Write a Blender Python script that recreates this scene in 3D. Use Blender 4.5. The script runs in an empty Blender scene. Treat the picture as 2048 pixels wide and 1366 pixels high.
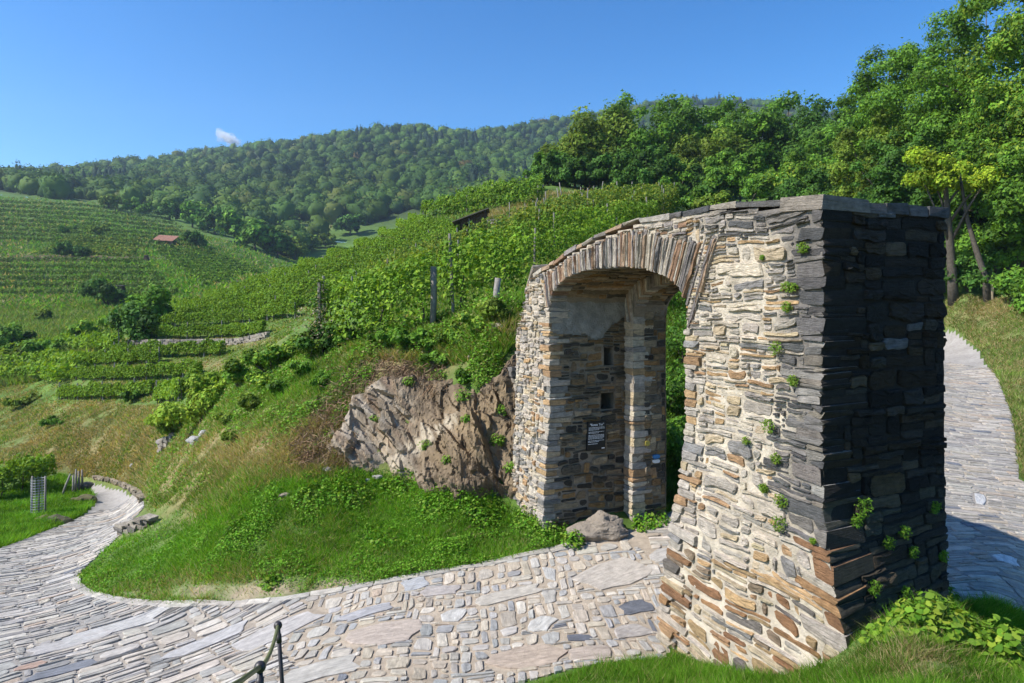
import bpy, bmesh, math, random
import numpy as np
from mathutils import Vector, Matrix
random.seed(7)
rng = np.random.default_rng(11)
R = math.radians
SC = bpy.context.scene
COL = SC.collection

# ------------------------------------------------------------------ camera
F, CX, HY = 1365.0, 1024.0, 600.0          # focal length, centre column, horizon row in photograph pixels
cam_d = bpy.data.cameras.new('camera')
cam = bpy.data.objects.new('camera', cam_d)
COL.objects.link(cam)
cam.location = (0, 0, 0)
cam.rotation_euler = (R(90), 0, 0)
cam_d.sensor_width = 36.0
cam_d.lens = 36.0 * F / 2048.0
cam_d.shift_y = -(683.0 - HY) / 2048.0
cam_d.clip_start = 0.1
cam_d.clip_end = 20000
SC.camera = cam

# ------------------------------------------------------------------ light
SUN_V = Vector((0.952, 0.305, 0.0)).normalized()      # horizontal travel of the sunlight
SUN_EL = R(44)
world = bpy.data.worlds.new('World')
SC.world = world
world.use_nodes = True
wn = world.node_tree
for n in list(wn.nodes): wn.nodes.remove(n)
sky = wn.nodes.new('ShaderNodeTexSky')
sky.sky_type = 'NISHITA'
sky.sun_disc = False
sky.sun_elevation = SUN_EL
sky.sun_rotation = math.atan2(-SUN_V.x, -SUN_V.y)
sky.altitude = 300
sky.air_density = 1.0
sky.dust_density = 0.75
sky.ozone_density = 3.0
bg = wn.nodes.new('ShaderNodeBackground')
bg.inputs['Strength'].default_value = 0.095
wo = wn.nodes.new('ShaderNodeOutputWorld')
hs = wn.nodes.new('ShaderNodeHueSaturation')
hs.inputs['Saturation'].default_value = 1.26
gm = wn.nodes.new('ShaderNodeGamma')
gm.inputs['Gamma'].default_value = 1.30
wn.links.new(sky.outputs[0], gm.inputs['Color'])
wn.links.new(gm.outputs[0], hs.inputs['Color'])
wn.links.new(hs.outputs[0], bg.inputs[0])
wn.links.new(bg.outputs[0], wo.inputs[0])
sun_d = bpy.data.lights.new('sun', 'SUN')
sun_d.energy = 5.0
sun_d.angle = R(0.53)
sun_d.color = (1.0, 0.955, 0.88)
sun = bpy.data.objects.new('sun', sun_d)
COL.objects.link(sun)
sv = Vector((SUN_V.x * math.cos(SUN_EL), SUN_V.y * math.cos(SUN_EL), -math.sin(SUN_EL)))
sun.rotation_euler = sv.to_track_quat('-Z', 'Y').to_euler()
sun.location = (-20, -8, 30)
SC.view_settings.view_transform = 'Standard'
SC.view_settings.look = 'None'
SC.view_settings.exposure = 0.5
SC.view_settings.gamma = 1.0
SC.render.engine = 'CYCLES'
SC.cycles.max_bounces = 6
SC.cycles.diffuse_bounces = 3
SC.cycles.glossy_bounces = 2
SC.cycles.transmission_bounces = 4
SC.cycles.transparent_max_bounces = 32
SC.cycles.volume_bounces = 0
SC.cycles.use_adaptive_sampling = True
SC.cycles.adaptive_threshold = 0.02
# ------------------------------------------------------------------ helpers
def tag(o, label=None, cat=None, group=None, kind=None):
    if label: o['label'] = label
    if cat: o['category'] = cat
    if group: o['group'] = group
    if kind: o['kind'] = kind
    return o

def empty(name, loc=(0, 0, 0), rz=0.0):
    o = bpy.data.objects.new(name, None)
    o.empty_display_size = 0.2
    COL.objects.link(o)
    o.location = loc
    o.rotation_euler = (0, 0, rz)
    return o

def link_mesh(name, me, mat, parent=None):
    o = bpy.data.objects.new(name, me)
    if mat is not None and len(me.materials) == 0: me.materials.append(mat)
    COL.objects.link(o)
    if parent is not None:
        o.parent = parent
        pl = parent.location
        if parent.parent is not None: pl = parent.matrix_basis.translation
        if abs(pl[0]) + abs(pl[1]) + abs(pl[2]) > 0:      # geometry is written in world space: undo the parent's offset
            o.matrix_parent_inverse = world_of(parent).inverted()
    return o

def world_of(o):
    m = o.matrix_basis.copy()
    p = o.parent
    while p is not None:
        m = p.matrix_basis @ o.matrix_parent_inverse @ m
        o = p; p = p.parent
    return m

def mesh_np(name, V, Fc, col=None, lam=None, smooth=False):
    """V (n,3); Fc (m,3) or (m,4) int array or list of such arrays"""
    if not isinstance(Fc, list): Fc = [Fc]
    Fc = [np.asarray(f, dtype=np.int32) for f in Fc if len(f)]
    me = bpy.data.meshes.new(name)
    V = np.ascontiguousarray(V, dtype=np.float32)
    me.vertices.add(len(V)); me.vertices.foreach_set('co', V.ravel())
    nl = sum(f.size for f in Fc); nf = sum(len(f) for f in Fc)
    me.loops.add(nl); me.loops.foreach_set('vertex_index', np.concatenate([f.ravel() for f in Fc]))
    me.polygons.add(nf)
    sizes = np.concatenate([np.full(len(f), f.shape[1], dtype=np.int32) for f in Fc])
    starts = np.concatenate([[0], np.cumsum(sizes)[:-1]]).astype(np.int32)
    me.polygons.foreach_set('loop_start', starts)
    me.polygons.foreach_set('use_smooth', np.full(nf, smooth, dtype=bool))
    me.update(calc_edges=True)
    if col is not None:
        a = me.color_attributes.new('Col', 'FLOAT_COLOR', 'POINT')
        c = np.ones((len(V), 4), dtype=np.float32); c[:, :3] = col
        a.data.foreach_set('color', c.ravel())
    if lam is not None:
        a = me.attributes.new('lam', 'FLOAT_VECTOR', 'POINT')
        a.data.foreach_set('vector', np.ascontiguousarray(lam, dtype=np.float32).ravel())
    return me

class Acc:
    """collects pieces, builds ONE mesh"""
    def __init__(self): self.V = []; self.T = []; self.Q = []; self.C = []; self.L = []; self.n = 0
    def add(self, V, Fc, col=(1, 1, 1), lam=None):
        V = np.asarray(V, dtype=np.float64)
        for f in (Fc if isinstance(Fc, list) else [Fc]):
            f = np.asarray(f)
            if f.size == 0: continue
            (self.T if f.shape[1] == 3 else self.Q).append(f + self.n)
        self.V.append(V); c = np.asarray(col, dtype=np.float64)
        self.C.append(np.broadcast_to(c, (len(V), 3)) if c.ndim == 1 else c)
        self.L.append(np.zeros((len(V), 3)) if lam is None else lam)
        self.n += len(V)
    def mesh(self, name, smooth=False):
        if self.n == 0: return None
        fc = []
        if self.T: fc.append(np.concatenate(self.T))
        if self.Q: fc.append(np.concatenate(self.Q))
        return mesh_np(name, np.concatenate(self.V), fc, np.concatenate(self.C), np.concatenate(self.L), smooth)
    def build(self, name, mat, parent=None, smooth=False):
        me = self.mesh(name, smooth)
        return None if me is None else link_mesh(name, me, mat, parent)

# value noise, vectorised
def _h(i, j, k, s):
    n = (i.astype(np.int64) * 374761393 + j.astype(np.int64) * 668265263 + k.astype(np.int64) * 2147483647 + s * 1274126177) & 0xFFFFFFFF
    n = ((n ^ (n >> 13)) * 1274126177) & 0xFFFFFFFF
    n = ((n ^ (n >> 16)) * 2246822519) & 0xFFFFFFFF
    return ((n ^ (n >> 15)) & 0xFFFFFF) / float(0xFFFFFF)
def vnoise(x, y, z=0.0, s=0):
    x, y, z = np.broadcast_arrays(np.asarray(x, float), np.asarray(y, float), np.asarray(z, float))
    i, j, k = np.floor(x), np.floor(y), np.floor(z)
    f, g, h = x - i, y - j, z - k
    f, g, h = f*f*(3-2*f), g*g*(3-2*g), h*h*(3-2*h)
    r = 0
    for a in (0, 1):
        for b in (0, 1):
            for c in (0, 1):
                r = r + _h(i+a, j+b, k+c, s) * (f if a else 1-f) * (g if b else 1-g) * (h if c else 1-h)
    return r * 2 - 1
def fbm(x, y, z=0.0, s=0, o=4, g=0.5):
    r = 0; a = 1.0; t = 0; m = 1.0
    for q in range(o):
        r = r + a * vnoise(np.asarray(x)*m, np.asarray(y)*m, np.asarray(z)*m, s + q*17); t += a; a *= g; m *= 2.03
    return r / t
def sstep(a, b, x):
    t = np.clip((np.asarray(x, float) - a) / (b - a), 0, 1); return t*t*(3-2*t)
def inpoly(px, py, poly):
    px = np.asarray(px, float); py = np.asarray(py, float); r = np.zeros(px.shape, bool); n = len(poly); j = n - 1
    for i in range(n):
        xi, yi = poly[i]; xj, yj = poly[j]
        if yi != yj:
            c = ((yi > py) != (yj > py)) & (px < (xj - xi) * (py - yi) / (yj - yi) + xi)
            r ^= c
        j = i
    return r

# ------------------------------------------------------------------ materials
def mat_col(name, rough=0.9, attr=True, base=(.5, .5, .5), var=0.25, vscale=6.0, bump=0.0, bscale=30.0, lam=False, lamscale=(3, 40, 3), spec=0.2, transl=0.0, coat=None, det=5.0):
    m = bpy.data.materials.new(name); m.use_nodes = True
    nt = m.node_tree; nd = nt.nodes; ln = nt.links
    b = nd['Principled BSDF']; out = nd['Material Output']
    b.inputs['Roughness'].default_value = rough
    b.inputs['Specular IOR Level'].default_value = spec
    if attr:
        a = nd.new('ShaderNodeAttribute'); a.attribute_name = 'Col'; src = a.outputs['Color']
    else:
        a = nd.new('ShaderNodeRGB'); a.outputs[0].default_value = (*base, 1); src = a.outputs[0]
    geo = nd.new('ShaderNodeNewGeometry'); vec = geo.outputs['Position']
    if var > 0:
        n = nd.new('ShaderNodeTexNoise'); n.inputs['Scale'].default_value = vscale; n.inputs['Detail'].default_value = det; n.inputs['Roughness'].default_value = 0.65
        ln.new(vec, n.inputs['Vector'])
        mr = nd.new('ShaderNodeMapRange'); mr.inputs[1].default_value = 0.25; mr.inputs[2].default_value = 0.75
        mr.inputs[3].default_value = 1 - var; mr.inputs[4].default_value = 1 + var
        ln.new(n.outputs['Fac'], mr.inputs[0])
        vm = nd.new('ShaderNodeVectorMath'); vm.operation = 'SCALE'
        ln.new(src, vm.inputs[0]); ln.new(mr.outputs[0], vm.inputs['Scale']); src = vm.outputs[0]
    if lam:
        la = nd.new('ShaderNodeAttribute'); la.attribute_name = 'lam'
        mp = nd.new('ShaderNodeMapping'); mp.inputs['Scale'].default_value = lamscale
        ln.new(la.outputs['Vector'], mp.inputs['Vector'])
        nl = nd.new('ShaderNodeTexNoise'); nl.inputs['Scale'].default_value = 1.0; nl.inputs['Detail'].default_value = 6; nl.inputs['Roughness'].default_value = 0.7
        nl.inputs['Distortion'].default_value = 0.3
        ln.new(mp.outputs[0], nl.inputs['Vector'])
        mr2 = nd.new('ShaderNodeMapRange'); mr2.inputs[1].default_value = 0.3; mr2.inputs[2].default_value = 0.7; mr2.inputs[3].default_value = 0.72; mr2.inputs[4].default_value = 1.25
        ln.new(nl.outputs['Fac'], mr2.inputs[0])
        vm2 = nd.new('ShaderNodeVectorMath'); vm2.operation = 'SCALE'
        ln.new(src, vm2.inputs[0]); ln.new(mr2.outputs[0], vm2.inputs['Scale']); src = vm2.outputs[0]
    ln.new(src, b.inputs['Base Color'])
    if bump > 0:
        nb = nd.new('ShaderNodeTexNoise'); nb.inputs['Scale'].default_value = bscale; nb.inputs['Detail'].default_value = 8; nb.inputs['Roughness'].default_value = 0.7
        ln.new(vec, nb.inputs['Vector'])
        bp = nd.new('ShaderNodeBump'); bp.inputs['Strength'].default_value = min(1.0, bump); bp.inputs['Distance'].default_value = 0.03
        hsrc = nb.outputs['Fac']
        if lam:
            ad = nd.new('ShaderNodeMath'); ad.operation = 'MULTIPLY_ADD'; ad.inputs[1].default_value = 1.3
            ln.new(nl.outputs['Fac'], ad.inputs[0]); ln.new(nb.outputs['Fac'], ad.inputs[2]); hsrc = ad.outputs[0]
        ln.new(hsrc, bp.inputs['Height']); ln.new(bp.outputs[0], b.inputs['Normal'])
    if transl > 0:
        tr = nd.new('ShaderNodeBsdfTranslucent')
        vt = nd.new('ShaderNodeVectorMath'); vt.operation = 'MULTIPLY'; vt.inputs[1].default_value = (1.25, 1.15, 0.5)
        ln.new(src, vt.inputs[0]); ln.new(vt.outputs[0], tr.inputs['Color'])
        mx = nd.new('ShaderNodeMixShader'); mx.inputs[0].default_value = transl
        ln.new(b.outputs[0], mx.inputs[1]); ln.new(tr.outputs[0], mx.inputs[2]); ln.new(mx.outputs[0], out.inputs['Surface'])
    return m

M = {}
M['ground'] = mat_col('ground_cover', 0.95, var=0.35, vscale=3.0, bump=0.8, bscale=14, det=9)
M['hill'] = mat_col('hill_cover', 0.95, var=0.3, vscale=0.4, bump=0.3, bscale=1.0, det=9)
M['leaf'] = mat_col('leaf', 0.6, var=0.0, spec=0.10, transl=0.32)
M['farleaf'] = mat_col('far_leaf', 0.7, var=0.0, spec=0.1, transl=0.2)
M['grass'] = mat_col('grass_blade', 0.7, var=0.0, spec=0.06, transl=0.4)
M['dry'] = mat_col('dry_stem', 0.9, var=0.0)
M['stone'] = mat_col('schist', 0.85, var=0.38, vscale=11, bump=1.0, bscale=40, lam=True, lamscale=(5, 60, 5), spec=0.25)
M['mortar'] = mat_col('lime_mortar', 0.95, var=0.3, vscale=7, bump=1.0, bscale=35)
M['paving'] = mat_col('paving_schist', 0.75, var=0.22, vscale=10, bump=0.6, bscale=60, lam=True, lamscale=(5, 22, 5), spec=0.3)
M['bed'] = mat_col('road_bed', 0.95, var=0.25, vscale=8, bump=0.9, bscale=60)
M['rock'] = mat_col('rock_face', 0.88, var=0.25, vscale=5, bump=1.0, bscale=14, det=10)
M['bark'] = mat_col('bark', 0.95, attr=False, base=(.10, .085, .065), var=0.4, vscale=9, bump=1.0, bscale=25)
M['post'] = mat_col('weathered_post', 0.9, attr=False, base=(.24, .22, .19), var=0.35, vscale=14, bump=0.5, bscale=50)
M['darkwood'] = mat_col('dark_planks', 0.9, attr=False, base=(.07, .045, .035), var=0.4, vscale=4, bump=0.5, bscale=20)

# ------------------------------------------------------------------ terrain
# control points: photograph column, photograph row, metres ahead of the eye (from what stands there)
CP = [
 # paved lane and its verges
 (20,1340,8.8),(520,1360,7.9),(1000,1350,7.55),(1337,1292,8.15),(760,1260,8.9),(250,1280,9.6),(1180,1180,9.6),
 (155,1165,12.8),(300,1210,10.85),(470,1210,10.3),(650,1185,10.27),(1000,1120,10.76),(1170,1080,11.2),(1260,1060,11.5),
 (1100,1060,11.5),(1313,1025,12.4),(1370,1050,11.6),(0,1230,11.2),(-150,1180,12.5),(1360,1150,9.9),
 (0,1100,17.5),(90,1060,21.0),(190,1020,25.0),(235,1075,16.0),(290,1010,22),(270,985,27),(230,968,31),(175,962,34),(185,985,29),
 # verge and vines beyond the lane
 (50,1050,22.5),(0,1010,26),(75,1032,24),(150,985,30),(60,960,31),(-100,1000,26),(-100,930,36),(0,900,38),
 # behind the arch
 (1345,1000,12.8),(1345,850,15.5),(1345,650,20),(1345,560,26),(1500,560,24),(1500,760,18),(1650,620,24),(1650,950,13.5),
 # lane beyond the gate
 (1888,1045,12),(2048,1130,10.3),(2000,1190,9.25),(2048,1050,12.2),(1900,900,15.8),(2030,850,17.8),(1890,750,24),(1990,750,24),(1890,665,36),(1940,690,31),(1750,960,13.5),
 (2048,850,18.0),(2042,700,28),(1905,590,36),(2040,606,33),(1960,610,35),(2200,850,18),(2200,600,33),(1700,500,45),(1800,560,40),
 # bank from the kerb up to the outcrop
 (650,1100,11.3),(900,1050,11.7),(1060,1050,11.6),(600,1000,12.5),(450,1050,12.3),(300,1085,13.8),(250,1110,13.6),
 (750,950,13.3),(1000,1000,12.6),(800,740,15.4),(1000,740,14.0),(1020,650,14.8),(900,680,15.8),(850,850,14.3),(960,870,13.2),
 (700,720,16.5),(600,800,15.7),(520,850,15.7),(400,900,18.2),(330,950,20.5),(560,950,13.3),(680,850,14.3),(480,950,14),(400,1000,14.8),
 (500,740,22),(640,690,21),(430,800,24),(330,860,26.5),(760,660,20),(865,650,21),(990,612,20),(1050,600,18),
 # brown bank above the far lane
 (150,850,38),(250,900,32),(300,820,35),(60,850,42),(180,930,34.5),
 # terraces
 (200,805,41),(380,760,40),(330,700,46),(500,690,42),(270,680,50),(350,640,56),(500,640,50),(620,610,48),(600,590,50),(480,580,66),(620,540,60),(750,490,64),(850,435,70),(960,400,75),(1080,372,79),(560,575,110),(650,560,110),(750,530,110),(850,480,125),(960,445,140),(1080,405,150),
 (940,472,56),(1020,432,60),(1180,405,64),(1290,408,54),(1200,440,42),(1100,490,32),(950,540,32),(800,570,36),(700,610,33),(1300,470,36),
 (1400,400,85),(1700,400,65),(1550,400,75),(1250,385,90),(1400,340,150),(1700,330,130),(1950,420,60),(2200,420,60),
 # dip and meadow below the terraces
 (50,792,50),(0,740,62),(60,700,72),(150,660,84),(0,630,105),(200,610,112),(400,585,112),(540,555,125),(-150,700,70),
 (0,590,130),(150,560,145),(300,530,160),(100,510,180),(490,545,160),(560,545,185),(0,480,205),(250,460,225),(420,490,215),(560,525,215),
 (0,430,255),(150,430,265),(300,455,260),(500,490,260),(600,530,250),(0,393,315),(200,412,310),(400,450,300),(640,475,340),(700,455,370),(620,510,290),
 # wooded hills (ground under the trees)
 (-300,380,420),(-300,365,700),(-300,360,900),(0,378,420),(100,395,380),(300,405,400),(500,435,380),(0,358,900),(130,345,850),(300,328,820),(500,308,800),(640,290,790),(750,272,780),(880,272,780),(940,283,820),(1140,252,880),(1020,262,860),
 (600,390,480),(850,395,430),(900,350,540),(1050,340,600),(300,360,600),(700,340,580),(1200,300,700),(1310,212,1050),(1480,207,1080),(1680,232,1050),(1400,280,700),(1900,300,900),(2300,330,900),(1700,300,500),
 (0,362,1400),(500,325,1400),(900,300,1400),(1140,280,1400),(1480,240,1500),(1900,320,1500),(2300,350,1500),
]
# control points in metres: mound beside the near pier, ledge beyond it, slope up to the viewer
CX3 = [(2.3,5.4,-3.2),(1.2,6.6,-3.75),(2.98,5.75,-2.86),(3.5,4.9,-2.75),(4.2,5.2,-2.95),(4.35,6.2,-3.05),(4.45,7.0,-3.2),
       (5.2,6.6,-4.05),(5.0,5.2,-3.95),(5.4,7.6,-4.05),(5.9,8.3,-4.05),(6.2,5.6,-4.1),(4.8,8.6,-4.0),(3.5,10.0,-3.95),
       (0.0,3.2,-2.05),(-1.6,4.8,-3.35),(-1.3,3.4,-2.75),(-4,4.5,-3.9),(1.5,3.2,-2.05),(3.0,3.2,-2.2),(-0.4,6.2,-3.85),(-3.5,6.0,-4.35)]
_pts = [((px - CX) / F, math.log(Y), (HY - py) / F) for px, py, Y in CP] + [(x / y, math.log(y), z / y) for x, y, z in CX3]
_P = np.array([(a, 0.55 * w) for a, w, q in _pts]); _q = np.array([q for a, w, q in _pts])
def _k(r2): return 0.5 * r2 * np.log(r2 + 1e-12)
_n = len(_P)
_A = np.zeros((_n + 3, _n + 3))
_A[:_n, :_n] = _k(((_P[:, None] - _P[None]) ** 2).sum(-1)) + 2e-4 * np.eye(_n)
_A[:_n, _n] = 1; _A[:_n, _n+1:] = _P; _A[_n, :_n] = 1; _A[_n+1:, :_n] = _P.T
_w = np.linalg.solve(_A, np.concatenate([_q, np.zeros(3)]))
def terrain_q(u, w):
    u = np.clip(u, -1.0, 0.98); p = np.stack([u, 0.55 * np.clip(w, math.log(3.0), math.log(1500))], -1).reshape(-1, 2)
    r = np.empty(len(p))
    for i in range(0, len(p), 20000):
        c = p[i:i+20000]
        r[i:i+20000] = _k(((c[:, None] - _P[None]) ** 2).sum(-1)) @ _w[:_n] + _w[_n] + c @ _w[_n+1:]
    return r.reshape(np.shape(u))
def Hraw(X, Y):
    X = np.asarray(X, float); Y = np.asarray(Y, float); Yc = np.maximum(Y, 3.0)
    return terrain_q(X / Yc, np.log(Yc)) * Yc
# cached grid for speed
_GU = np.linspace(-1.25, 1.2, 420); _GW = np.linspace(math.log(2.6), math.log(1500), 560)
_gu, _gw = np.meshgrid(_GU, _GW)
_GQ = terrain_q(_gu, _gw)
_gy = np.exp(_gw); _gx = _gu * _gy
# small relief: rough banks, smooth lane
_GQ = _GQ
def Q(u, w):
    fi = np.clip((np.asarray(w) - _GW[0]) / (_GW[1] - _GW[0]), 0, len(_GW) - 1.001); fj = np.clip((np.asarray(u) - _GU[0]) / (_GU[1] - _GU[0]), 0, len(_GU) - 1.001)
    i = fi.astype(int); j = fj.astype(int); a = fi - i; b = fj - j
    return (_GQ[i, j]*(1-a)*(1-b) + _GQ[i+1, j]*a*(1-b) + _GQ[i, j+1]*(1-a)*b + _GQ[i+1, j+1]*a*b)
def H(X, Y):
    X = np.asarray(X, float); Y = np.maximum(np.asarray(Y, float), 2.6)
    return Q(X / Y, np.log(Y)) * Y
_RW = np.linspace(math.log(4.0), math.log(1400), 400)
def ground_px(px, py, ymin=4.0, ymax=1400.0):
    """where the ray through these photograph pixels first meets the ground; nan if never"""
    px = np.atleast_1d(np.asarray(px, float)); py = np.atleast_1d(np.asarray(py, float))
    out = np.full((len(px), 3), np.nan)
    W = _RW[(_RW >= math.log(ymin)) & (_RW <= math.log(ymax))]
    for s in range(0, len(px), 4000):
        u = (px[s:s+4000] - CX) / F; q = (HY - py[s:s+4000]) / F
        d = Q(np.repeat(u[:, None], len(W), 1), np.repeat(W[None], len(u), 0)) - q[:, None]
        hit = d >= 0
        ok = hit.any(1); k = hit.argmax(1); k0 = np.maximum(k - 1, 0)
        r = np.arange(len(u)); d0 = d[r, k0]; d1 = d[r, k]
        t = np.where(k > 0, np.clip(-d0 / np.where(np.abs(d1 - d0) < 1e-9, 1, d1 - d0), 0, 1), 0)
        Y = np.exp(W[k0] * (1 - t) + W[k] * t)
        o = np.stack([u * Y, Y, q * Y], -1); o[~ok] = np.nan
        out[s:s+4000] = o
    return out
def gp(px, py, ymin=4.0): return ground_px([px], [py], ymin)[0]
def pix(p): return (CX + F * p[0] / p[1], HY - F * p[2] / p[1])
# ground sheets
def zone_colour(X, Y, Z):
    px = CX + F * X / Y; py = HY - F * Z / Y
    n1 = fbm(X * .5, Y * .5, 0, 3, 4); n2 = fbm(X * 2.2, Y * 2.2, 0, 9, 4); n3 = fbm(X * .02, Y * .02, 0, 5, 4)
    g = np.array([.085, .15, .026]); dry = np.array([.26, .20, .095]); dirt = np.array([.20, .15, .10]); dk = np.array([.045, .07, .02])
    c = g + 0 * X[..., None]
    c = c * (1 + .35 * n1 + .25 * n2)[..., None]
    def mix(c, k, w): return c * (1 - w[..., None]) + np.asarray(k) * w[..., None]
    # brown, cut banks
    def blob(cx, cy, rx, ry): return np.exp(-(((px - cx) / rx) ** 2 + ((py - cy) / ry) ** 2))
    near = (Y < 60)
    w = near * np.clip(blob(560, 900, 190, 70) + blob(200, 900, 170, 50) + blob(380, 930, 120, 60) + blob(660, 840, 110, 110) + blob(820, 720, 150, 40) + blob(420, 1010, 120, 45) + .35*blob(100, 850, 120, 30), 0, 1)
    c = mix(c, dry, np.clip(w * (0.75 + .9 * n2 + .4 * n1), 0, .9))
    w = near * np.clip(blob(400, 685, 160, 10) + blob(430, 730, 90, 12) + .8*blob(300, 775, 150, 8) + .8*blob(200, 818, 110, 8) + blob(1150, 420, 130, 20), 0, 1)
    c = mix(c, np.array([.24, .19, .085]), np.clip(w * (.7 + .9 * n2), 0, .85))
    # bare earthy strip by the kerb
    w = near * np.clip(blob(480, 1185, 190, 22) + .7*blob(700, 1170, 160, 14) + .6 * blob(1180, 1085, 60, 18) + .8*blob(250,1065,60,22), 0, 1)
    c = mix(c, np.array([.33, .26, .18]), np.clip(w * (.7 + 1.3 * n2), 0, .95))
    w = near * np.clip(blob(2000, 640, 120, 40) + .6 * blob(2048, 780, 40, 120) + .7*blob(1830, 1330, 110, 40), 0, 1)
    c = mix(c, np.array([.26, .2, .1]), np.clip(w * (.6 + 1.0 * n2), 0, .9))
    # meadow and ploughed strips of the valley
    far = (Y > 130)
    w = far * np.clip(blob(640, 468, 60, 9) * 1.4, 0, 1); c = mix(c, np.array([.10, .17, .03]), w)
    w = far * np.clip(blob(640, 452, 50, 4) * 1.4, 0, 1); c = mix(c, np.array([.2, .19, .06]), w)
    w = far * np.clip(blob(140, 517, 160, 7) * 1.3, 0, 1); c = mix(c, np.array([.10, .055, .035]), w)
    w = far * (py > 395) * (py < 620); c = c * (1 + .5 * n3 * w)[..., None]
    # woodland floor
    w = sstep(330, 400, Y) * (1.0 - np.clip(blob(650, 468, 90, 25) * 1.5, 0, 1)); c = mix(c, np.array([.05, .075, .022]), w)
    return np.clip(c, .01, 1)
def sheet(name, mat, w0, w1, nw, nu, label=None):
    us = np.linspace(-1.22, 1.17, nu); ws = np.linspace(w0, w1, nw)
    u, w = np.meshgrid(us, ws); Y = np.exp(w); X = u * Y; Z = Q(u, w) * Y
    px = CX + F * u; py = HY - F * Z / Y
    Z = Z + rough_amp(X, Y) * fbm(X * 1.3, Y * 1.3, 0, 21, 4)
    c = zone_colour(X, Y, Z)
    idx = np.arange(nw * nu).reshape(nw, nu)
    q = np.stack([idx[:-1, :-1], idx[:-1, 1:], idx[1:, 1:], idx[1:, :-1]], -1).reshape(-1, 4)
    me = mesh_np(name, np.stack([X, Y, Z], -1).reshape(-1, 3), q, c.reshape(-1, 3), smooth=True)
    o = link_mesh(name, me, mat); o['kind'] = 'structure'
    return o
# outline of the paved lanes on the ground (metres), from the photograph's kerbs
def gpoly(pts): return [tuple(gp(x, y)[:2]) if Y is None else ((x - CX) / F * Y, Y) for x, y, Y in pts]
_e = None
KERB_PX = [(150,1158),(152,1172),(175,1188),(215,1200),(270,1208),(350,1212),(470,1212),(560,1202),(650,1188),(760,1168),(880,1146),(1000,1124),(1090,1105),(1170,1085)]
KERB = [tuple(gp(x, y)[:2]) for x, y in KERB_PX]
_up = [tuple(gp(x, y)[:2]) for x, y in [(1250,1062),(1320,1035)]]
_lowR = [tuple(gp(x, y)[:2]) for x, y in [(235,1078),(262,1045),(290,1015),(283,998),(262,984),(215,968),(176,961)]]
_lowL = [tuple(gp(x, y)[:2]) for x, y in [(172,968),(182,985),(188,1010),(160,1035),(95,1062),(0,1098)]]
LANE_MAIN = ([(-17.5, 13.0), (-14, 6.0), (-7.5, 5.4), (-3.2, 6.35), (-0.3, 7.1), (1.75, 7.75), (2.2, 8.6), (3.6, 9.0), (5.0, 8.0), (5.6, 8.75), (6.4, 9.0), (9.5, 8.6), (12.5, 9.0), (11.5, 13.5)]
             + [tuple(gp(x, y)[:2]) for x, y in [(2040,960),(2035,900),(2025,830),(1998,760),(1960,700),(1925,668),(1895,655)]]
             + [(19.5, 39.5), (12.2, 22.0), (8.2, 15.6), (5.6, 13.6), (4.0, 13.3)]
             + _up[::-1] + KERB[::-1] + _lowR + _lowL)
def lane_mask(X, Y): return inpoly(X, Y, LANE_MAIN)
def rough_amp(X, Y):
    a = 0.0 * X + .05
    a = np.where(Y > 14, .10, a); a = np.where(Y > 45, .18, a); a = np.where(Y > 150, .5, a); a = np.where(Y > 350, 2.0, a)
    a = np.where((Y < 46), a * (1 - lane_soft(X, Y)), a)
    return a
def lane_soft(X, Y):
    m = np.zeros(np.shape(X))
    for dx, dy in ((0,0),(.35,0),(-.35,0),(0,.35),(0,-.35)): m = np.maximum(m, inpoly(X + dx, Y + dy, LANE_MAIN) * 1.0)
    return m
ground = sheet('ground', M['ground'], math.log(2.6), math.log(48), 300, 340)
valley = sheet('valley_terrain', M['hill'], math.log(48), math.log(330), 110, 300)
hills = sheet('hills', M['hill'], math.log(330), math.log(1500), 70, 170)
# ground under and behind the viewer
_v = []; _f = []
xs = np.linspace(-1.22*2.6, 1.17*2.6, 40)
zr = H(xs, np.full(40, 2.6))
V = [(x, 2.6, z) for x, z in zip(xs, zr)] + [(x * 3, -6, -1.9) for x in xs]
q = [(i, i + 1, 41 + i, 40 + i)[::-1] for i in range(39)]
o = link_mesh('ground_behind', mesh_np('ground_behind', np.array(V), np.array(q), np.tile([.06, .1, .02], (80, 1))), M['ground']); o['kind'] = 'structure'
# ------------------------------------------------------------------ masonry tools
def pack(free, size, wmin=3, hmax=8, align=.55):
    """fill the free cells with rectangles; size(i,j)->(w,h) cells. yields (i0,j0,i1,j1): rows i, columns j.
    stones level up with their neighbour where they can; slots too narrow for a stone stay mortar"""
    free = free.copy(); ny, nx = free.shape; out = []; top = np.zeros(nx + 1, int)
    for i in range(ny):
        j = 0
        while True:
            nz = np.flatnonzero(free[i, j:])
            if len(nz) == 0: break
            j = j + int(nz[0]); w, h = size(i, j)
            run = free[i, j:j + w + wmin]
            e = np.flatnonzero(~run); a = int(e[0]) if len(e) else (w if len(run) == w + wmin else len(run))
            if a < wmin and a < w:
                free[i, j:j + a] = False; top[j:j + a] = i + 1; j += a; continue
            if rng.random() < align and j > 0 and 2 <= top[j - 1] - i <= hmax: h = top[j - 1] - i
            k = 1
            while k < h and i + k < ny and free[i + k, j:j + a].all(): k += 1
            free[i:i + k, j:j + a] = False; top[j:j + a] = i + k
            out.append((i, j, i + k, j + a)); j += a
    return out

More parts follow.
